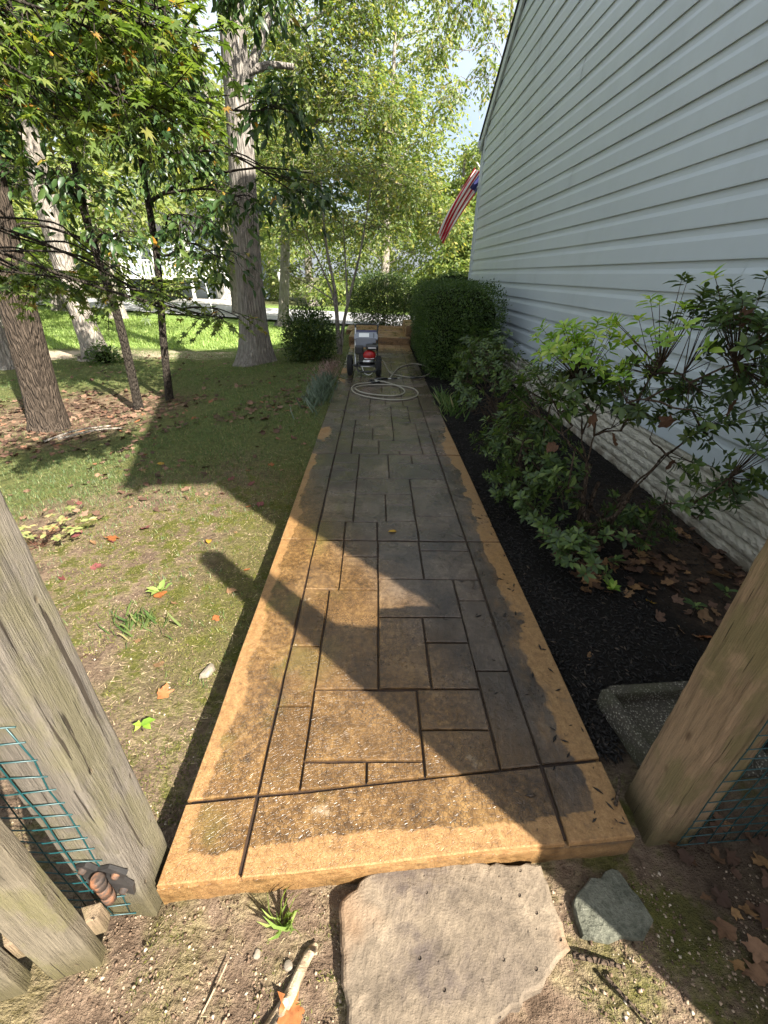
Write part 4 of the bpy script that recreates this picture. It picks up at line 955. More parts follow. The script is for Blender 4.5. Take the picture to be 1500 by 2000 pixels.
leafy_box('clipped_hedge', 'dark clipped hedge between the path and the house wall', (1.44, 9.15, 0.66), (0.60, 2.25, 0.74), 60000, 0.034, M_hedge, 6.5, 41, bumpy=.045)
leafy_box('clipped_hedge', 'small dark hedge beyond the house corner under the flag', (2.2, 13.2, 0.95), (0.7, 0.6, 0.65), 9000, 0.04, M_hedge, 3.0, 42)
rb = leafy_box('loose_hedge', 'loose see-through hedge standing behind the far step', (0.2, 14.6, 0.75), (1.0, 0.45, 0.75), 19000, 0.055, M_boxl, 3.5, 43, core=0, stems=11, deep=.6)
leafy_box('azalea_shrub', 'dense dark shrub under the multi-stemmed tree', (-1.35, 9.25, 0.36), (0.50, 0.48, 0.55), 11000, 0.05, M_boxl, 2.3, 44, core=0, bumpy=.16, stems=7, deep=.75)
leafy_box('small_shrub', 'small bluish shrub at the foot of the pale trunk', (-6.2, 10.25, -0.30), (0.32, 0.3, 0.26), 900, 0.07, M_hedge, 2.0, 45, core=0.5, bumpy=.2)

def azalea(name, label, base, blobs, n_tip, seed, lsize, young=None, hubs=11, subs=80):
    rng = np.random.default_rng(seed); root = empty(name, base); tag(root, label, 'shrub'); base = np.array(base, float)
    tips, ow, _ = in_blobs(rng, blobs, n_tip, .5)
    sub = tips[rng.choice(n_tip, subs, False)] * .78 + (base + np.array([0, 0, .12])) * .22 + rng.normal(size=(subs, 3)) * .03
    sub[:, 2] -= .05
    hub = sub[rng.choice(subs, hubs, False)] * .5 + (base + np.array([0, 0, .1])) * .5 + rng.normal(size=(hubs, 3)) * .03
    for h_ in hub:
        mb = MB(); limb(mb, base + rng.normal(size=3) * np.array([.05, .05, .0]) - np.array([0, 0, .05]), h_, .016, .011, .12, n=7, rng=rng); mb.build('stem', M_stem, root, fix=False)
    mb = MB(); sub = sub[np.argsort(np.linalg.norm(sub - base, axis=1))]; nodes = list(hub)
    for s_ in sub:
        A_ = np.array(nodes); cost = np.linalg.norm(A_ - s_, axis=1) + .35 * np.linalg.norm(A_ - base, axis=1) + 9 * (np.linalg.norm(A_ - base, axis=1) > np.linalg.norm(s_ - base) - .02)
        h_ = A_[np.argmin(cost)]; limb(mb, h_, s_, .0065, .0035, .10, n=5, rng=rng); nodes.append(s_)
    tag(mb.build('branch', M_stem, root, fix=False), kind='stuff')
    ne = np.array([sub[np.argmin(np.linalg.norm(sub - t_, axis=1))] for t_ in tips]); twigs('twig', ne, tips, np.full(n_tip, .0032), M_stem, root)
    ax = unit(tips - ne + np.array([0, 0, .25]) * np.linalg.norm(tips - ne, axis=1, keepdims=True) + rng.normal(size=(n_tip, 3)) * .02)
    def rosette(sel, mat, nm, k=9):
        m_ = len(sel); A = ax[sel]; u = unit(np.cross(A, np.array([.2, .9, .3]))); w = np.cross(A, u)
        ang = (np.arange(k) * 2.4)[None] + rng.random((m_, 1)) * 6.28; lift = .22 + .5 * (np.arange(k) / k)[None] + rng.normal(size=(m_, k)) * .15
        rad = np.cos(ang)[..., None] * u[:, None] + np.sin(ang)[..., None] * w[:, None]
        d = rad + A[:, None] * lift[..., None]; pos = tips[sel][:, None] - A[:, None] * (.03 * (1 - np.arange(k) / k))[None, :, None] + rad * .004
        nr = A[:, None] * 1.0 - rad * .4 + rng.normal(size=(m_, k, 3)) * .15
        sz = lsize * (1 - .35 * np.arange(k) / k)[None] * (.75 + .5 * rng.random((m_, k)))
        leaves(nm, pos.reshape(-1, 3), d.reshape(-1, 3), nr.reshape(-1, 3), sz.ravel(), LEAF8, mat, root)
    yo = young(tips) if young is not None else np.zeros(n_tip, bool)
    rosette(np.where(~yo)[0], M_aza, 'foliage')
    if yo.any(): rosette(np.where(yo)[0], M_azay, 'young_sun_tinted_foliage')
    return root
azalea('azalea_shrub', 'large open azalea with bright young leaves coloured as if sunlit in front of the siding', (1.38, 2.28, -0.03),
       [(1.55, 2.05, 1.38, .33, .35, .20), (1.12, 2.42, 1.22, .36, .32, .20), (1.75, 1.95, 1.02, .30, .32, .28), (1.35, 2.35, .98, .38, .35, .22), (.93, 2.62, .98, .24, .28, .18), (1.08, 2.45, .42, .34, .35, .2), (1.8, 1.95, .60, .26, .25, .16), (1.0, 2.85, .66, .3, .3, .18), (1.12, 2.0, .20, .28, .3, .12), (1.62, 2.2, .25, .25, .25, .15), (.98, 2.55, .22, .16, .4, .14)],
       560, 51, .062, young=lambda t: (t[:, 2] > 1.06) & (t[:, 0] < 1.42) & (t[:, 0] > .85))  # upper tips: young leaves with the sunlight put into their colour
azalea('azalea_shrub', 'low sparse azalea between the big azalea and the clipped hedge', (1.45, 4.7, -0.03),
       [(1.15, 4.55, .85, .32, .35, .25), (1.35, 5.2, .7, .4, .5, .3), (.98, 4.3, .5, .22, .3, .2), (1.5, 4.4, .5, .35, .4, .25), (1.25, 5.9, .45, .35, .6, .25), (1.05, 5.0, .3, .2, .5, .15), (1.5, 6.6, .6, .4, .5, .3)], 300, 52, .062)
azalea('azalea_shrub', 'ground-hugging azalea shoots on the mulch left of the big azalea', (1.25, 3.25, -0.03),
       [(1.0, 2.9, .16, .16, .35, .1), (1.0, 3.5, .25, .15, .5, .12), (1.3, 3.4, .3, .35, .4, .2), (1.55, 3.7, .25, .3, .4, .15), (1.1, 3.75, .16, .2, .3, .08)], 210, 53, .052, hubs=7, subs=40)

def rosette_plant(name, label, x, y, n, size, mat, cat='plant', h=.05, seed=1, tpl=LEAF8, z=None):
    rng = np.random.default_rng(seed); zb = G(x, y) if z is None else z; root = empty(name, (x, y, zb)); tag(root, label, cat)
    a = np.arange(n) * 2.4 + rng.random() * 6; el = rng.random(n) * .7 + .15
    d = np.stack([np.cos(a), np.sin(a), el], 1); pos = np.tile([x, y, zb + h], (n, 1)) + rng.normal(size=(n, 3)) * size * .12
    leaves('leaf', pos, d, np.stack([-np.cos(a) * .5, -np.sin(a) * .5, np.ones(n)], 1), size * (.6 + .6 * rng.random(n)), tpl, mat, root)
    mb = MB(); mb.tube([(x, y, zb - .02), (x + .004, y, zb + h * .6), (x, y, zb + h)], [.003, .0025, .002], 5); mb.build('stem', M_stem, root, fix=False); return root
rosette_plant('seedling', 'bright green seedling on the dark mulch below the azalea', 1.31, 1.80, 12, .055, M_azay, h=.05, seed=61)
rosette_plant('weed', 'small green weed on the moss left of the post shadow', -1.26, 1.98, 9, .075, M_lawn, h=.02, seed=62)
rosette_plant('weed', 'leafy weed with two round leaves near the path edge', -0.95, 1.10, 5, .05, M_azay, h=.03, seed=63, tpl=WIDE8)
for k, (x_, y_) in enumerate(((1.65, 1.62), (1.42, 2.0), (1.9, 1.75))):
    rosette_plant('seedling', ['low dark seedling in the leaf litter near the foundation', 'low green sprout at the foot of the big azalea', 'leafy sprout against the foundation'][k], x_, y_, 10, .06, M_aza, h=.07, seed=64 + k)
# variegated seedling cluster at the left
rng = np.random.default_rng(66); root = empty('maple_seedling', (-2.45, 2.66, G(-2.45, 2.66))); tag(root, 'pale variegated seedling with red stalks beside the left post', 'plant')
M_var = leaf_mat("variegated_leaf", [(0, (0.16, 0.20, 0.06)), (.6, (0.26, 0.28, 0.11)), (1, (0.34, 0.22, 0.12))], .3)
cp = np.array([[-2.45 + rng.normal() * .22, 2.66 + rng.normal() * .14, 0] for _ in range(30)]); cp[:, 2] = gz(cp[:, 0], cp[:, 1]) + .08 + .06 * rng.random(30)
a = rng.random((30, 6)) * 6.28; d = np.stack([np.cos(a), np.sin(a), .15 * np.ones_like(a)], -1)
leaves('leaf', np.repeat(cp, 6, 0), d.reshape(-1, 3), np.tile([0, 0, 1.0], (180, 1)) + rng.normal(size=(180, 3)) * .25, .052 * (.7 + .5 * rng.random(180)), LEAF8, M_var, root)
twigs('stalk', np.tile([-2.45, 2.66, G(-2.45, 2.66)], (30, 1)) + rng.normal(size=(30, 3)) * .03, cp, np.full(30, .003), plain_leaf("red_stalk", (.13, .06, .04)), root)
# blue-grey clump and lavender-pink ground cover beside the path
def tuft(name, label, x, y, n, hgt, spread, mat, cat, seed, kind=None):
    rng = np.random.default_rng(seed); px = x + rng.normal(size=n) * spread[0]; py = y + rng.normal(size=n) * spread[1]
    P = np.stack([px, py, gz(px, py)], 1); a = rng.random(n) * 6.28
    d = np.stack([np.cos(a) * .6, np.sin(a) * .6, .6 + rng.random(n)], 1)
    root = None if kind else empty(name, (x, y, G(x, y)))
    o = leaves(name if kind else 'leaves', P, d, np.stack([-np.sin(a), np.cos(a), .3 * np.ones(n)], 1), hgt * (.5 + .8 * rng.random(n)), (np.array([(0, .05, 0), (0, -.05, 0), (.6, .04, .03), (1, 0, -.12), (.6, -.04, .03)]), np.array([(0, 1, 4), (0, 4, 2), (2, 4, 3)])), mat, root)
    if root is not None: o['kind'] = 'stuff'; o = root
    return tag(o, label, cat, kind=kind)
M_blue = leaf_mat("blue_leaf", [(0, (.05, .075, .05)), (1, (.14, .18, .14))], .2)
tuft('grey_leaved_plant', 'blue-grey clump of narrow leaves at the left edge of the path', -0.80, 6.4, 700, .16, (.09, .45), M_blue, 'plant', 71)
M_pink = leaf_mat("pink_bloom", [(0, (.14, .075, .07)), (.5, (.26, .17, .16)), (1, (.36, .24, .22))], .2)
tuft('ground_cover', 'dusty pink ground cover beside the washer wheel', -0.85, 8.0, 900, .08, (.11, .6), M_pink, 'ground cover', 72, 'stuff')
tuft('strap_leaved_plant', 'narrow-leaved grassy plant at the right edge of the path', 0.98, 5.6, 160, .18, (.06, .25), M_grass, 'plant', 73)

# ------------------------------------------------------------------ grass, moss, litter, mulch
BLADE = (np.array([(0, .5, 0), (0, -.5, 0), (.55, .0, .0), (1, 0, -.15)]), np.array([(0, 1, 2), (0, 2, 3), (1, 3, 2)]))
BL1 = (np.array([(0, .07, 0), (0, -.07, 0), (1, 0, -.12)]), np.array([(0, 1, 2)]))
def blades(name, px, py, hgt, mat, label, cat, seed, lean=.5, width=1.0):
    rng = np.random.default_rng(seed); n = len(px); P = np.stack([px, py, gz(px, py) - .003], 1); a = rng.random(n) * 6.28
    d = np.stack([np.cos(a) * lean, np.sin(a) * lean, .5 + .7 * rng.random(n)], 1)
    tv = BL1[0].copy(); tv[:, 1] *= width
    o = leaves(name, P, d, np.stack([-np.cos(a), -np.sin(a), .6 * np.ones(n)], 1) + rng.normal(size=(n, 3)) * .2, hgt * (.5 + .8 * rng.random(n)), (tv, BL1[1]), mat)
    return tag(o, label, cat, kind='stuff')
rng = np.random.default_rng(81)
N = 360000; px = rng.uniform(-7.5, -.63, N); py = rng.uniform(1.3, 12.8, N)
den = sstep(3.3, 4.6, py + 1.4 * vnoise(px * 1.1, py * 1.1, 21) - .25 * px - .8) * (0.35 + 0.65 * sstep(.32, .55, vnoise(px * 2.4, py * 2.4, 22)))
rl = (px + 4.4) ** 2 * .30 + (py - 6.2) ** 2 * .40 + 1.2 * vnoise(px * 3, py * 3, 24)
den *= .06 + .94 * sstep(1.2, 2.9, rl)
den = np.maximum(den, .34 * sstep(.40, .75, .5 * vnoise(px * 1.7, py * 1.7, 23) + .5 * vnoise(px * 7, py * 7, 25)))
keep = rng.random(N) < den * np.clip(.35 + 4.5 / py ** 1.1, 0, 1)
blades('grass', px[keep], py[keep], .036, M_grass, 'short patchy green grass on the shaded lawn bank', 'grass', 82, width=1.0)
N = 120000; px = rng.uniform(-22, -2.2, N); py = rng.uniform(12.3, 30, N)
keep = (py > 13.4 + .1 * px) & (py < 27.5 - (px + 18) * .38 - 3.0) & (rng.random(N) < 1.0)
blades('grass', px[keep], py[keep], .085, M_lawn, 'sunlit mown lawn between the trees and the road', 'grass', 83, width=2.4)
N = 240000; px = rng.uniform(-3.2, -.60, N); py = rng.uniform(.75, 5.0, N)
mk = sstep(.50, .66, .5 * vnoise(px * 2.3, py * 2.3, 31) + .5 * vnoise(px * 6.1, py * 6.1, 32)) + sstep(.55, .05, -.6 - px) * sstep(.3, .55, vnoise(px * 5, py * 5, 33))
mk *= sstep(4.9, 3.6, py)
keep = rng.random(N) < mk * np.clip(1.6 / py, 0, 1) * 1.3
blades('moss', px[keep], py[keep], .015, M_mosst, 'bright green moss over the bare soil left of the path', 'moss', 84, lean=.9, width=2.2)
N = 9000; px = np.r_[rng.uniform(-.62, -.05, N // 3), rng.uniform(.55, 1.3, N - N // 3)]; py = rng.uniform(.2, .5, N)
keep = rng.random(N) < sstep(.5, .62, .6 * vnoise(px * 5, py * 5, 35) + .4 * vnoise(px * 14, py * 14, 36))
blades('moss', px[keep], py[keep], .010, M_mosst, 'patches of moss on the soil around the stepping stones', 'moss', 85, lean=.9, width=2.2)
N = 5200; px = np.r_[rng.uniform(-2.8, -.62, 4900), rng.uniform(-.6, .0, 300)]; py = np.r_[rng.uniform(.9, 4.2, 4900), rng.uniform(.22, .5, 300)]
a = rng.random(N) * 6.28; P = np.stack([px, py, gz(px, py) + .003], 1)
o = leaves('dead_grass', P, np.stack([np.cos(a), np.sin(a), .12 * rng.random(N)], 1), np.tile([0, 0, 1.0], (N, 1)) + rng.normal(size=(N, 3)) * .2, .036 * (.4 + rng.random(N)) * np.where(py < .6, .45, 1), (BL1[0] * np.array([1, .5, 1]), BL1[1]), M_straw)
tag(o, 'dry straw-coloured grass bits on the mossy soil', 'grass', kind='stuff')

m = Mat("soil_crumb", .95, .1); m.col(m.ramp(m.island(), [(0, (.05, .033, .022)), (.5, (.16, .11, .075)), (.9, (.29, .22, .155)), (1, (.42, .36, .28))])); M_crumb = m
OCT = (np.array([(1, 0, 0), (-1, 0, 0), (0, .8, 0), (0, -.8, 0), (0, 0, .7), (0, 0, -.7)]) * .5, np.array([(0, 2, 4), (2, 1, 4), (1, 3, 4), (3, 0, 4), (2, 0, 5), (1, 2, 5), (3, 1, 5), (0, 3, 5)]))
N = 17000; px = np.r_[rng.uniform(-.75, 1.25, 8000), rng.uniform(-2.2, -.6, N - 8000)]; py = np.r_[rng.uniform(.18, .60, 8000), .7 + 2.6 * rng.random(N - 8000) ** 1.3]
a = rng.random(N) * 6.28; keep = ((py < yE(px) - .01) | (px < -.61)) & (vnoise(px * 4, py * 4, 51) > .3)
o = leaves('soil_crumbs', np.stack([px, py, gz(px, py)], 1)[keep], np.stack([np.cos(a), np.sin(a), rng.normal(size=N) * .3], 1)[keep], (np.tile([0, 0, 1.0], (N, 1)) + rng.normal(size=(N, 3)) * .3)[keep], (.003 + .012 * rng.random(N) ** 3)[keep], OCT, M_crumb)
tag(o, 'crumbs of dry soil and grit over the bare ground', 'soil', kind='stuff')

def scatter_litter(name, px, py, size, mat, label, seed, lift=.008):
    rng = np.random.default_rng(seed); n = len(px); Vs = []; Fs = []; k0 = 0
    a = rng.random(n) * 6.28; nr = np.stack([rng.normal(size=n) * .45, rng.normal(size=n) * .45, np.ones(n)], 1); d = np.stack([np.cos(a), np.sin(a), rng.normal(size=n) * .2], 1)
    P = np.stack([px, py, gz(px, py) + lift * (1 + rng.random(n))], 1); which = rng.integers(0, 5, n); sz = size * (.5 + .8 * rng.random(n))
    for w in range(5):
        q = which == w
        if not q.any(): continue
        V, F_ = leaf_geo(P[q], d[q], nr[q], sz[q], LITTER[w]); Vs.append(V); Fs.append(F_ + k0); k0 += len(V)
    o = npmesh(name, np.concatenate(Vs), np.concatenate(Fs), mat.m); return tag(o, label, 'leaf litter', kind='stuff')
rng = np.random.default_rng(91)
N = 800; a = rng.random(N) * 6.28; r_ = rng.random(N) ** .75; px = -4.5 + np.cos(a) * r_ * 2.1; py = 6.0 + np.sin(a) * r_ * 1.6
keep = px < -1.6
scatter_litter('leaf_litter', px[keep], py[keep], .085, M_litter, 'carpet of dry brown leaves around the leaning trunk', 92)
N = 800; t_ = rng.random(N); px = -3.0 + t_ * 2.3 + rng.normal(size=N) * .55; py = 3.9 + t_ * 3.0 + rng.normal(size=N) * .9
px2 = rng.uniform(-7, -1, 450); py2 = rng.uniform(6.5, 11.5, 450)
px = np.r_[px, px2]; py = np.r_[py, py2]; keep = (px < -.75) & (vnoise(px * 1.9, py * 1.9, 41) > .42)
scatter_litter('leaf_litter', px[keep], py[keep], .075, M_litter, 'fallen leaves strewn over the grass bank', 93)
N = 420; px = rng.uniform(1.15, 2.24, N); py = rng.uniform(1.18, 2.5, N); keep = (px + .55 * py > 2.15) & (vnoise(px * 3, py * 3, 44) > .25)
scatter_litter('leaf_litter', px[keep], py[keep], .075, M_litterd, 'damp brown leaves heaped between the azalea and the foundation', 94, .012)
N = 160; px = rng.uniform(1.0, 1.7, N); py = rng.uniform(.25, .70, N)
scatter_litter('leaf_litter', px, py, .055, M_litterd, 'damp leaves behind the wire mesh at lower right', 95, .01)

m = Mat("mulch", 0.7, 0.4); r = m.island(); m.col(m.ramp(r, [(0, (.003, .0028, .0025)), (.6, (.012, .010, .0085)), (.93, (.028, .022, .018)), (1, (.09, .065, .045))])); M_mulch = m
CHIP = (np.array([(0, .0, 0), (.5, .13, .0), (.5, -.13, .02), (1, .02, 0), (.5, 0, .16)]), np.array([(0, 4, 1), (1, 4, 3), (3, 4, 2), (2, 4, 0), (0, 1, 2), (1, 3, 2)]))
N = 26000; px = .83 + 1.45 * rng.random(N) ** 1.25; py = .92 + 7.5 * rng.random(N) ** 1.5
a = rng.random(N) * 6.28; P = np.stack([px, py, gz(px, py) + .004 * rng.random(N)], 1)
keep = (rng.random(N) < np.where((px > 1.5) & (py < 2.3), .25, 1)) & ~((px > .94) & (px < 1.44) & (py < 1.19))
o = leaves('mulch', P[keep], np.stack([np.cos(a), np.sin(a), rng.normal(size=N) * .25], 1)[keep], (np.tile([0, 0, 1.0], (N, 1)) + rng.normal(size=(N, 3)) * .4)[keep], (.034 * (.4 + .9 * rng.random(N)))[keep], CHIP, M_mulch)
tag(o, 'black shredded bark mulch along the right side of the path', 'mulch', kind='stuff')
# stray bits of mulch on the right border
N = 150; px = XR - .34 * rng.random(N) ** 1.7 - .02; py = .62 + 2.2 * rng.random(N) ** 1.4; px[110:] = rng.uniform(.1, .8, 40); py[110:] = rng.uniform(3.8, 7, 40)
a = rng.random(N) * 6.28; keep = py > yE(px) + .02
o = leaves('bark_bits', np.stack([px, py, np.full(N, .003)], 1)[keep], np.stack([np.cos(a), np.sin(a), np.zeros(N)], 1)[keep], np.tile([0, 0, 1.0], (N, 1))[keep], (.022 * (.3 + rng.random(N) ** 2 * 1.6))[keep], CHIP, M_mulch)
tag(o, 'stray bits of dark bark scattered on the paving', 'bark', kind='stuff')

# single fallen leaves one can point at
def fallen(x, y, size, mat, label, k=0, ang=0., tilt=(0, 0), z=None, tpl=None, group=None):
    tv, tf = LITTER[k] if tpl is None else tpl
    o = npmesh('fallen_leaf', (tv - np.array([.45, 0, 0])) * size, tf, mat.m)
    o.location = (x, y, (G(x, y) if z is None else z) + size * .13); o.rotation_euler = (tilt[0], tilt[1], ang); return tag(o, label, 'leaf', group)
fallen(-1.16, 2.52, .10, M_lyel, 'yellow leaf on the moss above the post shadow tip', 0, 1.9, (.2, .1), tpl=LEAF8)
fallen(-0.93, 1.275, .075, M_lor, 'orange-red curled leaf on the moss near the left post', 1, .6, (.5, .2))
fallen(0.13, 2.40, .075, M_lyel, 'small yellow-brown leaf stuck to the wet paving', 2, .3, (0, 0), z=-.004, tpl=LEAF8)
fallen(2.06, 1.98, .14, M_ltan, 'tan lobed leaf leaning against the foundation', 3, 2.2, (.7, .4))
fallen(1.72, 1.62, .10, M_ltan, 'light brown curled leaf in front of the leaf heap', 4, .7, (.5, -.3))
fallen(1.60, 1.46, .085, M_lor, 'rusty curled leaf at the edge of the mulch', 1, 2.7, (.6, .3))
fallen(1.50, 1.73, .055, M_lyel, 'ochre curled leaf among the dark litter', 2, 1.7, (.5, .5))
fallen(1.02, 1.38, .05, M_ltan, 'pale curled leaf beside the right border of the path', 0, .4, (.8, .2))
fallen(-2.12, 3.95, .10, M_lyel, 'bright yellow leaf on the grass right of the leaning trunk', 0, .2, (.1, .2), tpl=WIDE8)
fallen(-0.88, 4.45, .09, M_lred, 'red leaf on the grass bank close to the path', 2, 1.2, (.3, .2))
fallen(-1.9, 2.62, .12, M_lor, 'orange and brown leaf beside the variegated seedling', 3, 2.0, (.3, .2))
fallen(-1.72, 2.75, .10, M_lred, 'maroon leaf right of the variegated seedling', 4, 2.6, (.2, .3))
fallen(-0.19, .305, .09, M_lor, 'curled rust-brown leaf on bare soil at the bottom', 1, 1.4, (.5, .2))
rng = np.random.default_rng(96)
for k in range(46):
    x_ = rng.uniform(-2.6, -.8); y_ = rng.uniform(1.4, 3.9)
    if abs(x_ + y_ * .2 + 1.0) < .1: continue
    fallen(x_, y_, rng.uniform(.03, .085), (M_lred, M_ltan, M_lred, M_lor)[k % 4], ('small maroon leaf lying on the mossy soil left of the path', 'small tan leaf lying on the mossy soil left of the path', 'small maroon leaf lying on the mossy soil left of the path', 'small rusty leaf lying on the mossy soil left of the path')[k % 4], int(rng.integers(0, 5)), rng.random() * 6, (rng.normal() * .3, rng.normal() * .3), group='dry leaves on the moss')
for k in range(30):
    x_ = rng.uniform(1.35, 2.2); y_ = rng.uniform(1.25, 2.1)
    if x_ + .5 * y_ < 2.25: continue
    fallen(x_, y_, rng.uniform(.05, .095), (M_litterd, M_ltan, M_litter)[k % 3], ('dark damp leaf in the heap against the foundation', 'light tan leaf in the heap against the foundation', 'mid-brown dry leaf in the heap against the foundation')[k % 3], int(rng.integers(0, 5)), rng.random() * 6, (rng.normal() * .5, rng.normal() * .5), group='dead leaves against the foundation')
for k, (x_, y_, z_) in enumerate(((1.05, 2.35, .62), (1.32, 2.2, .72), (1.5, 2.1, .86), (1.68, 1.95, .98), (1.62, 2.02, 1.36), (1.6, 2.1, .62), (1.22, 2.3, .80))):
    fallen(x_, y_, .09, M_litterd, 'brown dead leaf caught in the azalea branches', k % 5, k * 1.3, (1.2, .4 * k), z=z_, group='dead leaves caught in the azalea')

# sticks and the surface root
def stick(name, pts, r, mat, label, cat='stick'):
    P = catmull(pts, 6); mb = MB(); mb.tube(P, np.linspace(r, r * .55, len(P)), 7); o = mb.build(name, mat); return tag(o, label, cat)
M_root = bark_mat("pale_root", (.20, .14, .085), (.45, .36, .25), (8, 8, 8))
stick('tree_root', [(-.30, .19, -.105), (-.245, .27, -.095), (-.20, .33, -.09), (-.165, .40, -.09), (-.145, .43, -.11)], .020, M_root, 'pale surface root curving across the soil at the bottom', 'root')
stick('twig', [(-.44, .24, -.093), (-.40, .32, -.09), (-.37, .40, -.092)], .004, M_root, 'thin pale twig on the shaded soil at lower left')
stick('twig', [(.62, .36, -.085), (.66, .31, -.08), (.72, .25, -.088)], .005, M_stem, 'brown twig lying right of the sandstone slab')
stick('twig', [(.55, .40, -.085), (.62, .385, -.078), (.68, .375, -.085)], .008, M_stem, 'short bark sliver beside the sandstone slab')
stick('twig', [(.80, .72, .008), (.845, .80, .03), (.87, .90, -.03)], .006, M_stem, 'dark twig leaning on the path corner by the right post')
stick('twig', [(-.70, .72, -.13), (-.66, .66, -.12), (-.63, .60, -.11)], .005, M_root, 'short twig between the left post and the path')
stick('branch', [(-3.9, 5.05, -.36), (-3.6, 5.35, -.34), (-3.35, 5.5, -.36)], .018, M_bark2, 'fallen grey branch at the foot of the leaning trunk')
stick('branch', [(-4.0, 4.95, -.36), (-3.75, 5.2, -.30), (-3.55, 5.6, -.36)], .014, M_bark2, 'thin pale stick crossing the fallen branch')
tuft('grass_tuft', 'single tuft of long green grass at the path front edge', -.235, .475, 26, .11, (.012, .008), M_lawn, 'grass', 97)
tuft('grass_tuft', 'tuft of long grass on the moss left of the path', -1.28, 1.72, 70, .10, (.10, .06), M_grass, 'grass', 98)

# ------------------------------------------------------------------ pressure washer, hose and lance
def flatm(name, c, rough=.5, metal=0., spec=.5, var=.15):
    m = Mat(name, rough, spec); m.b.inputs['Metallic'].default_value = metal
    m.col(m.mix(m.noise(25, 4), c, tuple(min(1, q * (1 + var)) + .004 for q in c))); m.bump(m.noise(120), .08, .002); return m
M_rub, M_blk, M_steel, M_red, M_grey, M_lab, M_navy = flatm("rubber", (.012, .012, .012), .8), flatm("black_plastic", (.015, .015, .016), .4), flatm("steel", (.55, .55, .56), .3, 1.), flatm("red_plastic", (.35, .012, .012), .35), flatm("silver_panel", (.20, .215, .25), .35), flatm("white_sticker", (.75, .75, .74), .5), flatm("navy_plastic", (.03, .03, .09), .4)
pw = empty('pressure_washer', (-.19, 7.45, 0)); tag(pw, 'petrol pressure washer on two black wheels standing on the path', 'pressure washer')
for xw in (-.425, .055):
    mb = MB(); prof = [(.085, -.042), (.12, -.048), (.142, -.042), (.153, -.022), (.155, 0), (.153, .022), (.142, .042), (.12, .048), (.085, .042), (.085, -.042)]
    mb.lathe(prof, (xw, 7.44, .155), 'X', 32)
    for k in range(26):
        a = k / 26 * 2 * pi; mb.box((xw, 7.44 + .155 * cos(a), .155 + .155 * sin(a)), (.074, .012, .012), Matrix.Rotation(a, 3, 'X'))
    w_ = mb.build('tyre', M_rub, pw)
    mb = MB(); mb.lathe([(.0, -.02), (.03, -.03), (.06, -.018), (.085, -.036), (.086, .036), (.06, .018), (.03, .03), (.0, .02)], (xw, 7.44, .155), 'X', 24); mb.build('rim', M_steel, w_)
mb = MB(); mb.tube([(-.46, 7.44, .155), (.09, 7.44, .155)], .011, 10); mb.build('axle', M_steel, pw)
mb = MB(); loop = [(-.30, 7.30, .13), (-.26, 7.27, .085), (-.11, 7.27, .085), (.0, 7.29, .09), (.03, 7.30, .14), (.02, 7.30, .22), (-.03, 7.30, .255), (-.17, 7.30, .255), (-.26, 7.30, .25), (-.30, 7.30, .20)]
mb.tube(catmull(loop, 6, True), .014, 10, closed=True); mb.build('front_frame', M_blk, pw)
mb = MB(); mb.tube([(-.24, 7.28, .165), (.0, 7.28, .165)], .009, 8); mb.build('cross_bar', M_steel, pw)
mb = MB(); mb.tube([(-.20, 7.275, .262), (-.03, 7.275, .262)], .034, 16); mb.build('silver_guard', M_steel, pw)
for (sx, top_) in ((-.335, -.34), (.04, .03)):
    mb = MB(); mb.tube(catmull([(sx, 7.40, .13), (sx, 7.46, .33), (top_, 7.62, .60), (top_, 7.78, .88)], 6), .013, 10); mb.build('frame_upright', M_steel if sx < -.1 else M_blk, pw)
mb = MB(); mb.tube(catmull([(-.34, 7.78, .88), (-.33, 7.82, .94), (-.155, 7.83, .955), (.02, 7.82, .94), (.03, 7.78, .88)], 6), .014, 10); mb.build('handle', M_blk, pw)
mb = MB(); mb.box((-.16, 7.55, .165), (.38, .46, .03), bev=.008); mb.build('base_plate', M_blk, pw)
mb = MB(); mb.box((-.14, 7.56, .31), (.27, .28, .26), bev=.03); mb.build('engine', M_blk, pw)
mb = MB(); mb.lathe([(.0, 7.365), (.055, 7.37), (.088, 7.385), (.105, 7.41), (.108, 7.45)], (-.10, 0, .365), 'Y', 28)
rc = mb.build('recoil_cover', M_red, pw)
mb = MB()
for k in range(-3, 4): mb.box((-.10 + k * .022, 7.372 + abs(k) * .004, .365), (.008, .012, .09 - abs(k) * .015), bev=.002)
mb.build('grille_slot', M_blk, rc)
mb = MB(); mb.box((-.10, 7.385, .30), (.16, .02, .016), bev=.003); mb.build('recoil_trim', M_lab, rc)
mb = MB(); mb.box((-.055, 7.47, .535), (.21, .22, .105), bev=.032); ft = mb.build('fuel_tank', M_blk, pw)
mb = MB(); mb.box((-.055, 7.357, .528), (.13, .006, .03), bev=.002); mb.build('tank_badge', M_steel, ft)
mb = MB(); mb.tube([(-.02, 7.5, .585), (-.02, 7.5, .612)], .032, 16); mb.build('fuel_cap', M_blk, ft)
mb = MB(); mb.box((-.27, 7.46, .47), (.14, .16, .16), bev=.02); mb.build('air_filter', M_blk, pw)
rt_ = Matrix.Rotation(radians(38), 3, 'X')
mb = MB(); mb.box((-.16, 7.70, .735), (.40, .26, .045), rt_, .016); pn = mb.build('control_panel', M_grey, pw)
mb = MB(); mb.box(Vector((-.175, 7.70, .735)) + rt_ @ Vector((-.02, -.02, .026)), (.17, .11, .004), rt_); mb.build('warning_label', M_lab, pn)
mb = MB(); mb.box(Vector((-.16, 7.70, .735)) + rt_ @ Vector((0, .10, .0255)), (.36, .05, .006), rt_, .002); mb.build('panel_trim', M_navy, pn)
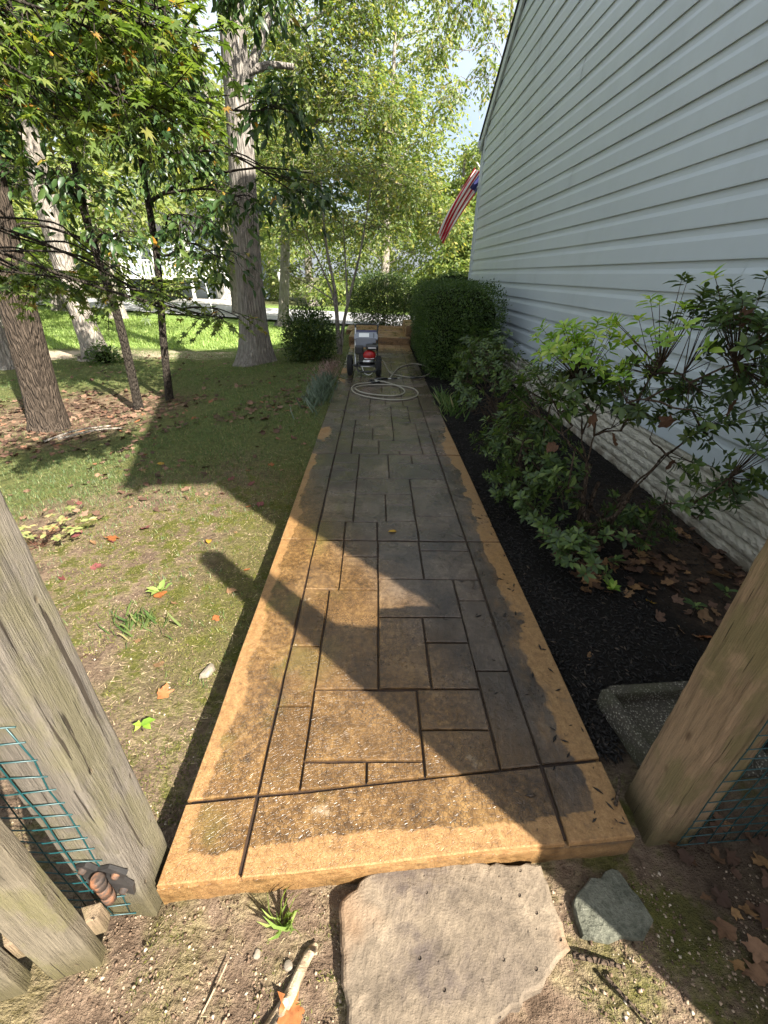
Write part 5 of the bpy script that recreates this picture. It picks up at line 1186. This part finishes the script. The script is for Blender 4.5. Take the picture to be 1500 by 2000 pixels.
mb = MB(); mb.box(Vector((-.05, 7.70, .735)) + rt_ @ Vector((0.02, -.03, .026)), (.014, .13, .006), rt_); mb.build('panel_slot', M_blk, pn)
mb = MB(); mb.box((-.16, 7.60, .60), (.34, .03, .20), bev=.01); mb.build('panel_support', M_grey, pw)
mb = MB(); mb.box((-.16, 7.80, .22), (.20, .16, .13), bev=.02); mb.tube([(-.10, 7.80, .25), (.05, 7.80, .25)], .02, 10); mb.build('pump', M_steel, pw)
mb = MB(); mb.tube(catmull([(-.22, 7.33, .15), (-.18, 7.30, .06), (-.10, 7.29, .03), (-.02, 7.33, .08)], 6), .006, 8); mb.build('drain_hose', M_lab, pw)
for ch in pw.children:
    if ch.name.split('.')[0] in ('tyre', 'axle'): continue
    for q_ in [ch] + list(ch.children):
        for v_ in q_.data.vertices:
            if v_.co.z > .2: v_.co.z = .2 + (v_.co.z - .2) * .74
m = flatm("hose", (.23, .21, .165), .5); M_hose = m
hz = .009
hp = [(.02, 7.80, .24), (.14, 7.80, .16), (.26, 7.62, hz), (.42, 7.35, .012), (.62, 7.25, hz), (.85, 7.4, hz), (.98, 7.75, .02), (.95, 8.3, hz), (.72, 8.5, hz), (.45, 8.1, hz), (.32, 7.5, .025), (.20, 7.05, hz), (-.05, 6.82, hz), (-.28, 6.68, hz), (-.345, 6.40, hz), (-.27, 6.10, hz), (-.05, 5.88, hz), (.22, 5.78, hz),
      (.47, 5.84, hz), (.62, 6.12, hz), (.58, 6.45, hz), (.38, 6.62, .012), (.10, 6.66, .012), (-.18, 6.58, .014), (-.29, 6.36, .022), (-.18, 6.10, .024), (.06, 6.0, .016), (.30, 6.0, .012), (.43, 6.2, .012), (.40, 6.45, .02), (.22, 6.72, .026), (.07, 6.86, .024), (-.02, 6.93, .03)]
mb = MB(); mb.tube(catmull(hp, 8), .0105, 8); o = mb.build('hose', M_hose); tag(o, 'long beige pressure hose coiled on the wet path', 'hose')
gun = empty('spray_lance', (.1, 6.95, 0)); tag(gun, 'black spray gun with steel lance lying across the path', 'spray lance')
mb = MB(); mb.tube([(-.02, 6.93, .03), (.06, 6.955, .035), (.20, 7.0, .035)], [.018, .022, .016], 10); mb.build('gun_body', M_blk, gun)
mb = MB(); mb.tube(catmull([(-.02, 6.93, .03), (-.075, 6.90, .02), (-.08, 6.83, .018), (-.02, 6.80, .018), (.06, 6.84, .02), (.09, 6.93, .03)], 6), .011, 8); mb.build('grip', M_blk, gun)
mb = MB(); mb.tube(catmull([(.03, 6.93, .03), (.01, 6.88, .02), (.04, 6.86, .02)], 5), .006, 6); mb.build('trigger', M_steel, gun)
mb = MB(); mb.tube([(.20, 7.0, .035), (.60, 7.16, .022)], .007, 8); mb.build('lance', M_steel, gun)
mb = MB(); mb.tube([(.26, 7.024, .033), (.36, 7.064, .03)], .014, 10); mb.build('lance_grip', M_blk, gun)
mb = MB(); mb.tube([(.58, 7.152, .023), (.66, 7.184, .02), (.74, 7.216, .02), (.80, 7.23, .02)], [.012, .015, .012, .007], 10); mb.build('nozzle', M_blk, gun)

# ------------------------------------------------------------------ flag on the house front
fg = empty('flag', (2.35, 12.0, 3.1)); tag(fg, 'red and white striped flag with blue canton hanging from the house front', 'flag')
FR, FW, FB = Mat("flag_red", .8), Mat("flag_white", .8), Mat("flag_blue", .8)
for q, c in ((FR, (.42, .015, .03)), (FW, (.72, .70, .70)), (FB, (.03, .035, .13))): q.col(c); q.trans(c, .3)
# cloth: u along the fly (falls down and out), v across the hoist
NU, NV = 40, 26; V = []; mi = []
A0 = np.array([2.42, 12.55, 3.62]); down = np.array([-.78, .05, -1.28])
for i in range(NU + 1):
    u = i / NU
    for j in range(NV + 1):
        v = j / NV
        w = .30 + .12 * u
        p = A0 + down * u * (1 + .06 * v) + np.array([.33, .25, -.19]) * (v - .5) * (1 - .30 * u) + np.array([-.06 * sin(u * 3), .09 * sin(v * 13 + u * 3), 0])
        p += np.array([.02, .03, -.01]) * sin(v * 19 + u * 4) * (.4 + u)
        V.append(p)
Fq = []
for i in range(NU):
    for j in range(NV):
        a = i * (NV + 1) + j; Fq.append((a, a + 1, a + NV + 2, a + NV + 1)); s_ = j // 2
        mi.append(2 if (i < NU * .2 and s_ >= 6) else (0 if s_ % 2 == 0 else 1))
me = bpy.data.meshes.new('cloth'); me.from_pydata([tuple(p) for p in V], [], Fq); [me.materials.append(q.m) for q in (FR, FW, FB)]
me.polygons.foreach_set('material_index', mi); me.polygons.foreach_set('use_smooth', [True] * len(Fq)); me.update(); link(bpy.data.objects.new('cloth', me), fg)
mb = MB(); mb.tube([(2.62, 11.72, 3.15), (2.36, 12.75, 3.85)], .014, 8); mb.build('flag_pole', M_lab, fg)

# ------------------------------------------------------------------ far house, lamp post, stake
hb = empty('far_house', (-13.5, 37, -.5)); tag(hb, 'pale two-storey house with porch railing across the road behind the trees', 'house')
MW, MGb, MGl = flatm("far_white", (.62, .62, .60), .7), flatm("far_blue_grey", (.22, .26, .32), .7), flatm("far_glass", (.05, .06, .07), .15)
mb = MB(); mb.box((-13.5, 39, 1.6), (9, 6, 4.6)); mb.build('wall', MGb, hb)
mb = MB(); mb.add([(-18.4, 35.6, 3.7), (-8.6, 35.6, 3.7), (-8.6, 42.4, 3.7), (-18.4, 42.4, 3.7), (-18.4, 39, 6.0), (-8.6, 39, 6.0)], [(0, 1, 5, 4), (2, 3, 4, 5), (0, 4, 3), (1, 2, 5), (0, 3, 2, 1)]); mb.build('roof', M_shingle, hb)
mb = MB(); mb.box((-14.2, 35.2, .95), (7.2, 1.9, .22)); mb.build('porch_deck', MW, hb)
mb = MB(); mb.box((-14.2, 34.3, 1.98), (7.2, .08, .08)); mb.build('railing_rail', MW, hb)
for k in range(28):
    mb = MB(); mb.box((-17.7 + k * .26, 34.3, 1.5), (.06, .06, .9)); mb.build('baluster', MW, hb)
for k in range(4):
    mb = MB(); mb.box((-17.7 + k * 2.33, 34.3, 1.6), (.16, .16, 4.2)); mb.build('porch_post', MW, hb)
for (x_, z_) in ((-16.5, 2.4), (-14, 2.4), (-11.2, 2.4), (-11.2, .3)):
    mb = MB(); mb.box((x_, 35.97, z_), (1.2, .08, 1.4)); w_ = mb.build('window', MW, hb); mb = MB(); mb.box((x_, 35.92, z_), (1.0, .03, 1.2)); mb.build('pane', MGl, w_)
mb = MB(); mb.box((-10.6, 35.9, .3), (2.6, .1, 2.0)); mb.build('garage_door', MW, hb)
lamp = empty('lamp_post', (-5.6, 28.3, -.5)); tag(lamp, 'white lamp post by the road right of the big oak trunk', 'lamp post')
lm = flatm("lamp_white", (.8, .8, .78), .5)
mb = MB(); mb.tube([(-5.6, 28.3, -.55), (-5.6, 28.3, .95)], [.07, .05], 10); mb.build('pole', lm, lamp)
mb = MB(); mb.lathe([(.05, .95), (.13, 1.05), (.17, 1.35), (.10, 1.5), (.05, 1.58), (.0, 1.64)], (-5.6, 28.3, 0), 'Z', 12); mb.build('lantern', lm, lamp)
mb = MB(); mb.tube([(-7.0, 20.2, -.5), (-7.06, 20.2, .35), (-7.15, 20.2, 1.1)], .012, 6); o = mb.build('marker_stake', lm); tag(o, 'thin pale marker stake leaning at the lawn edge by the road', 'stake')
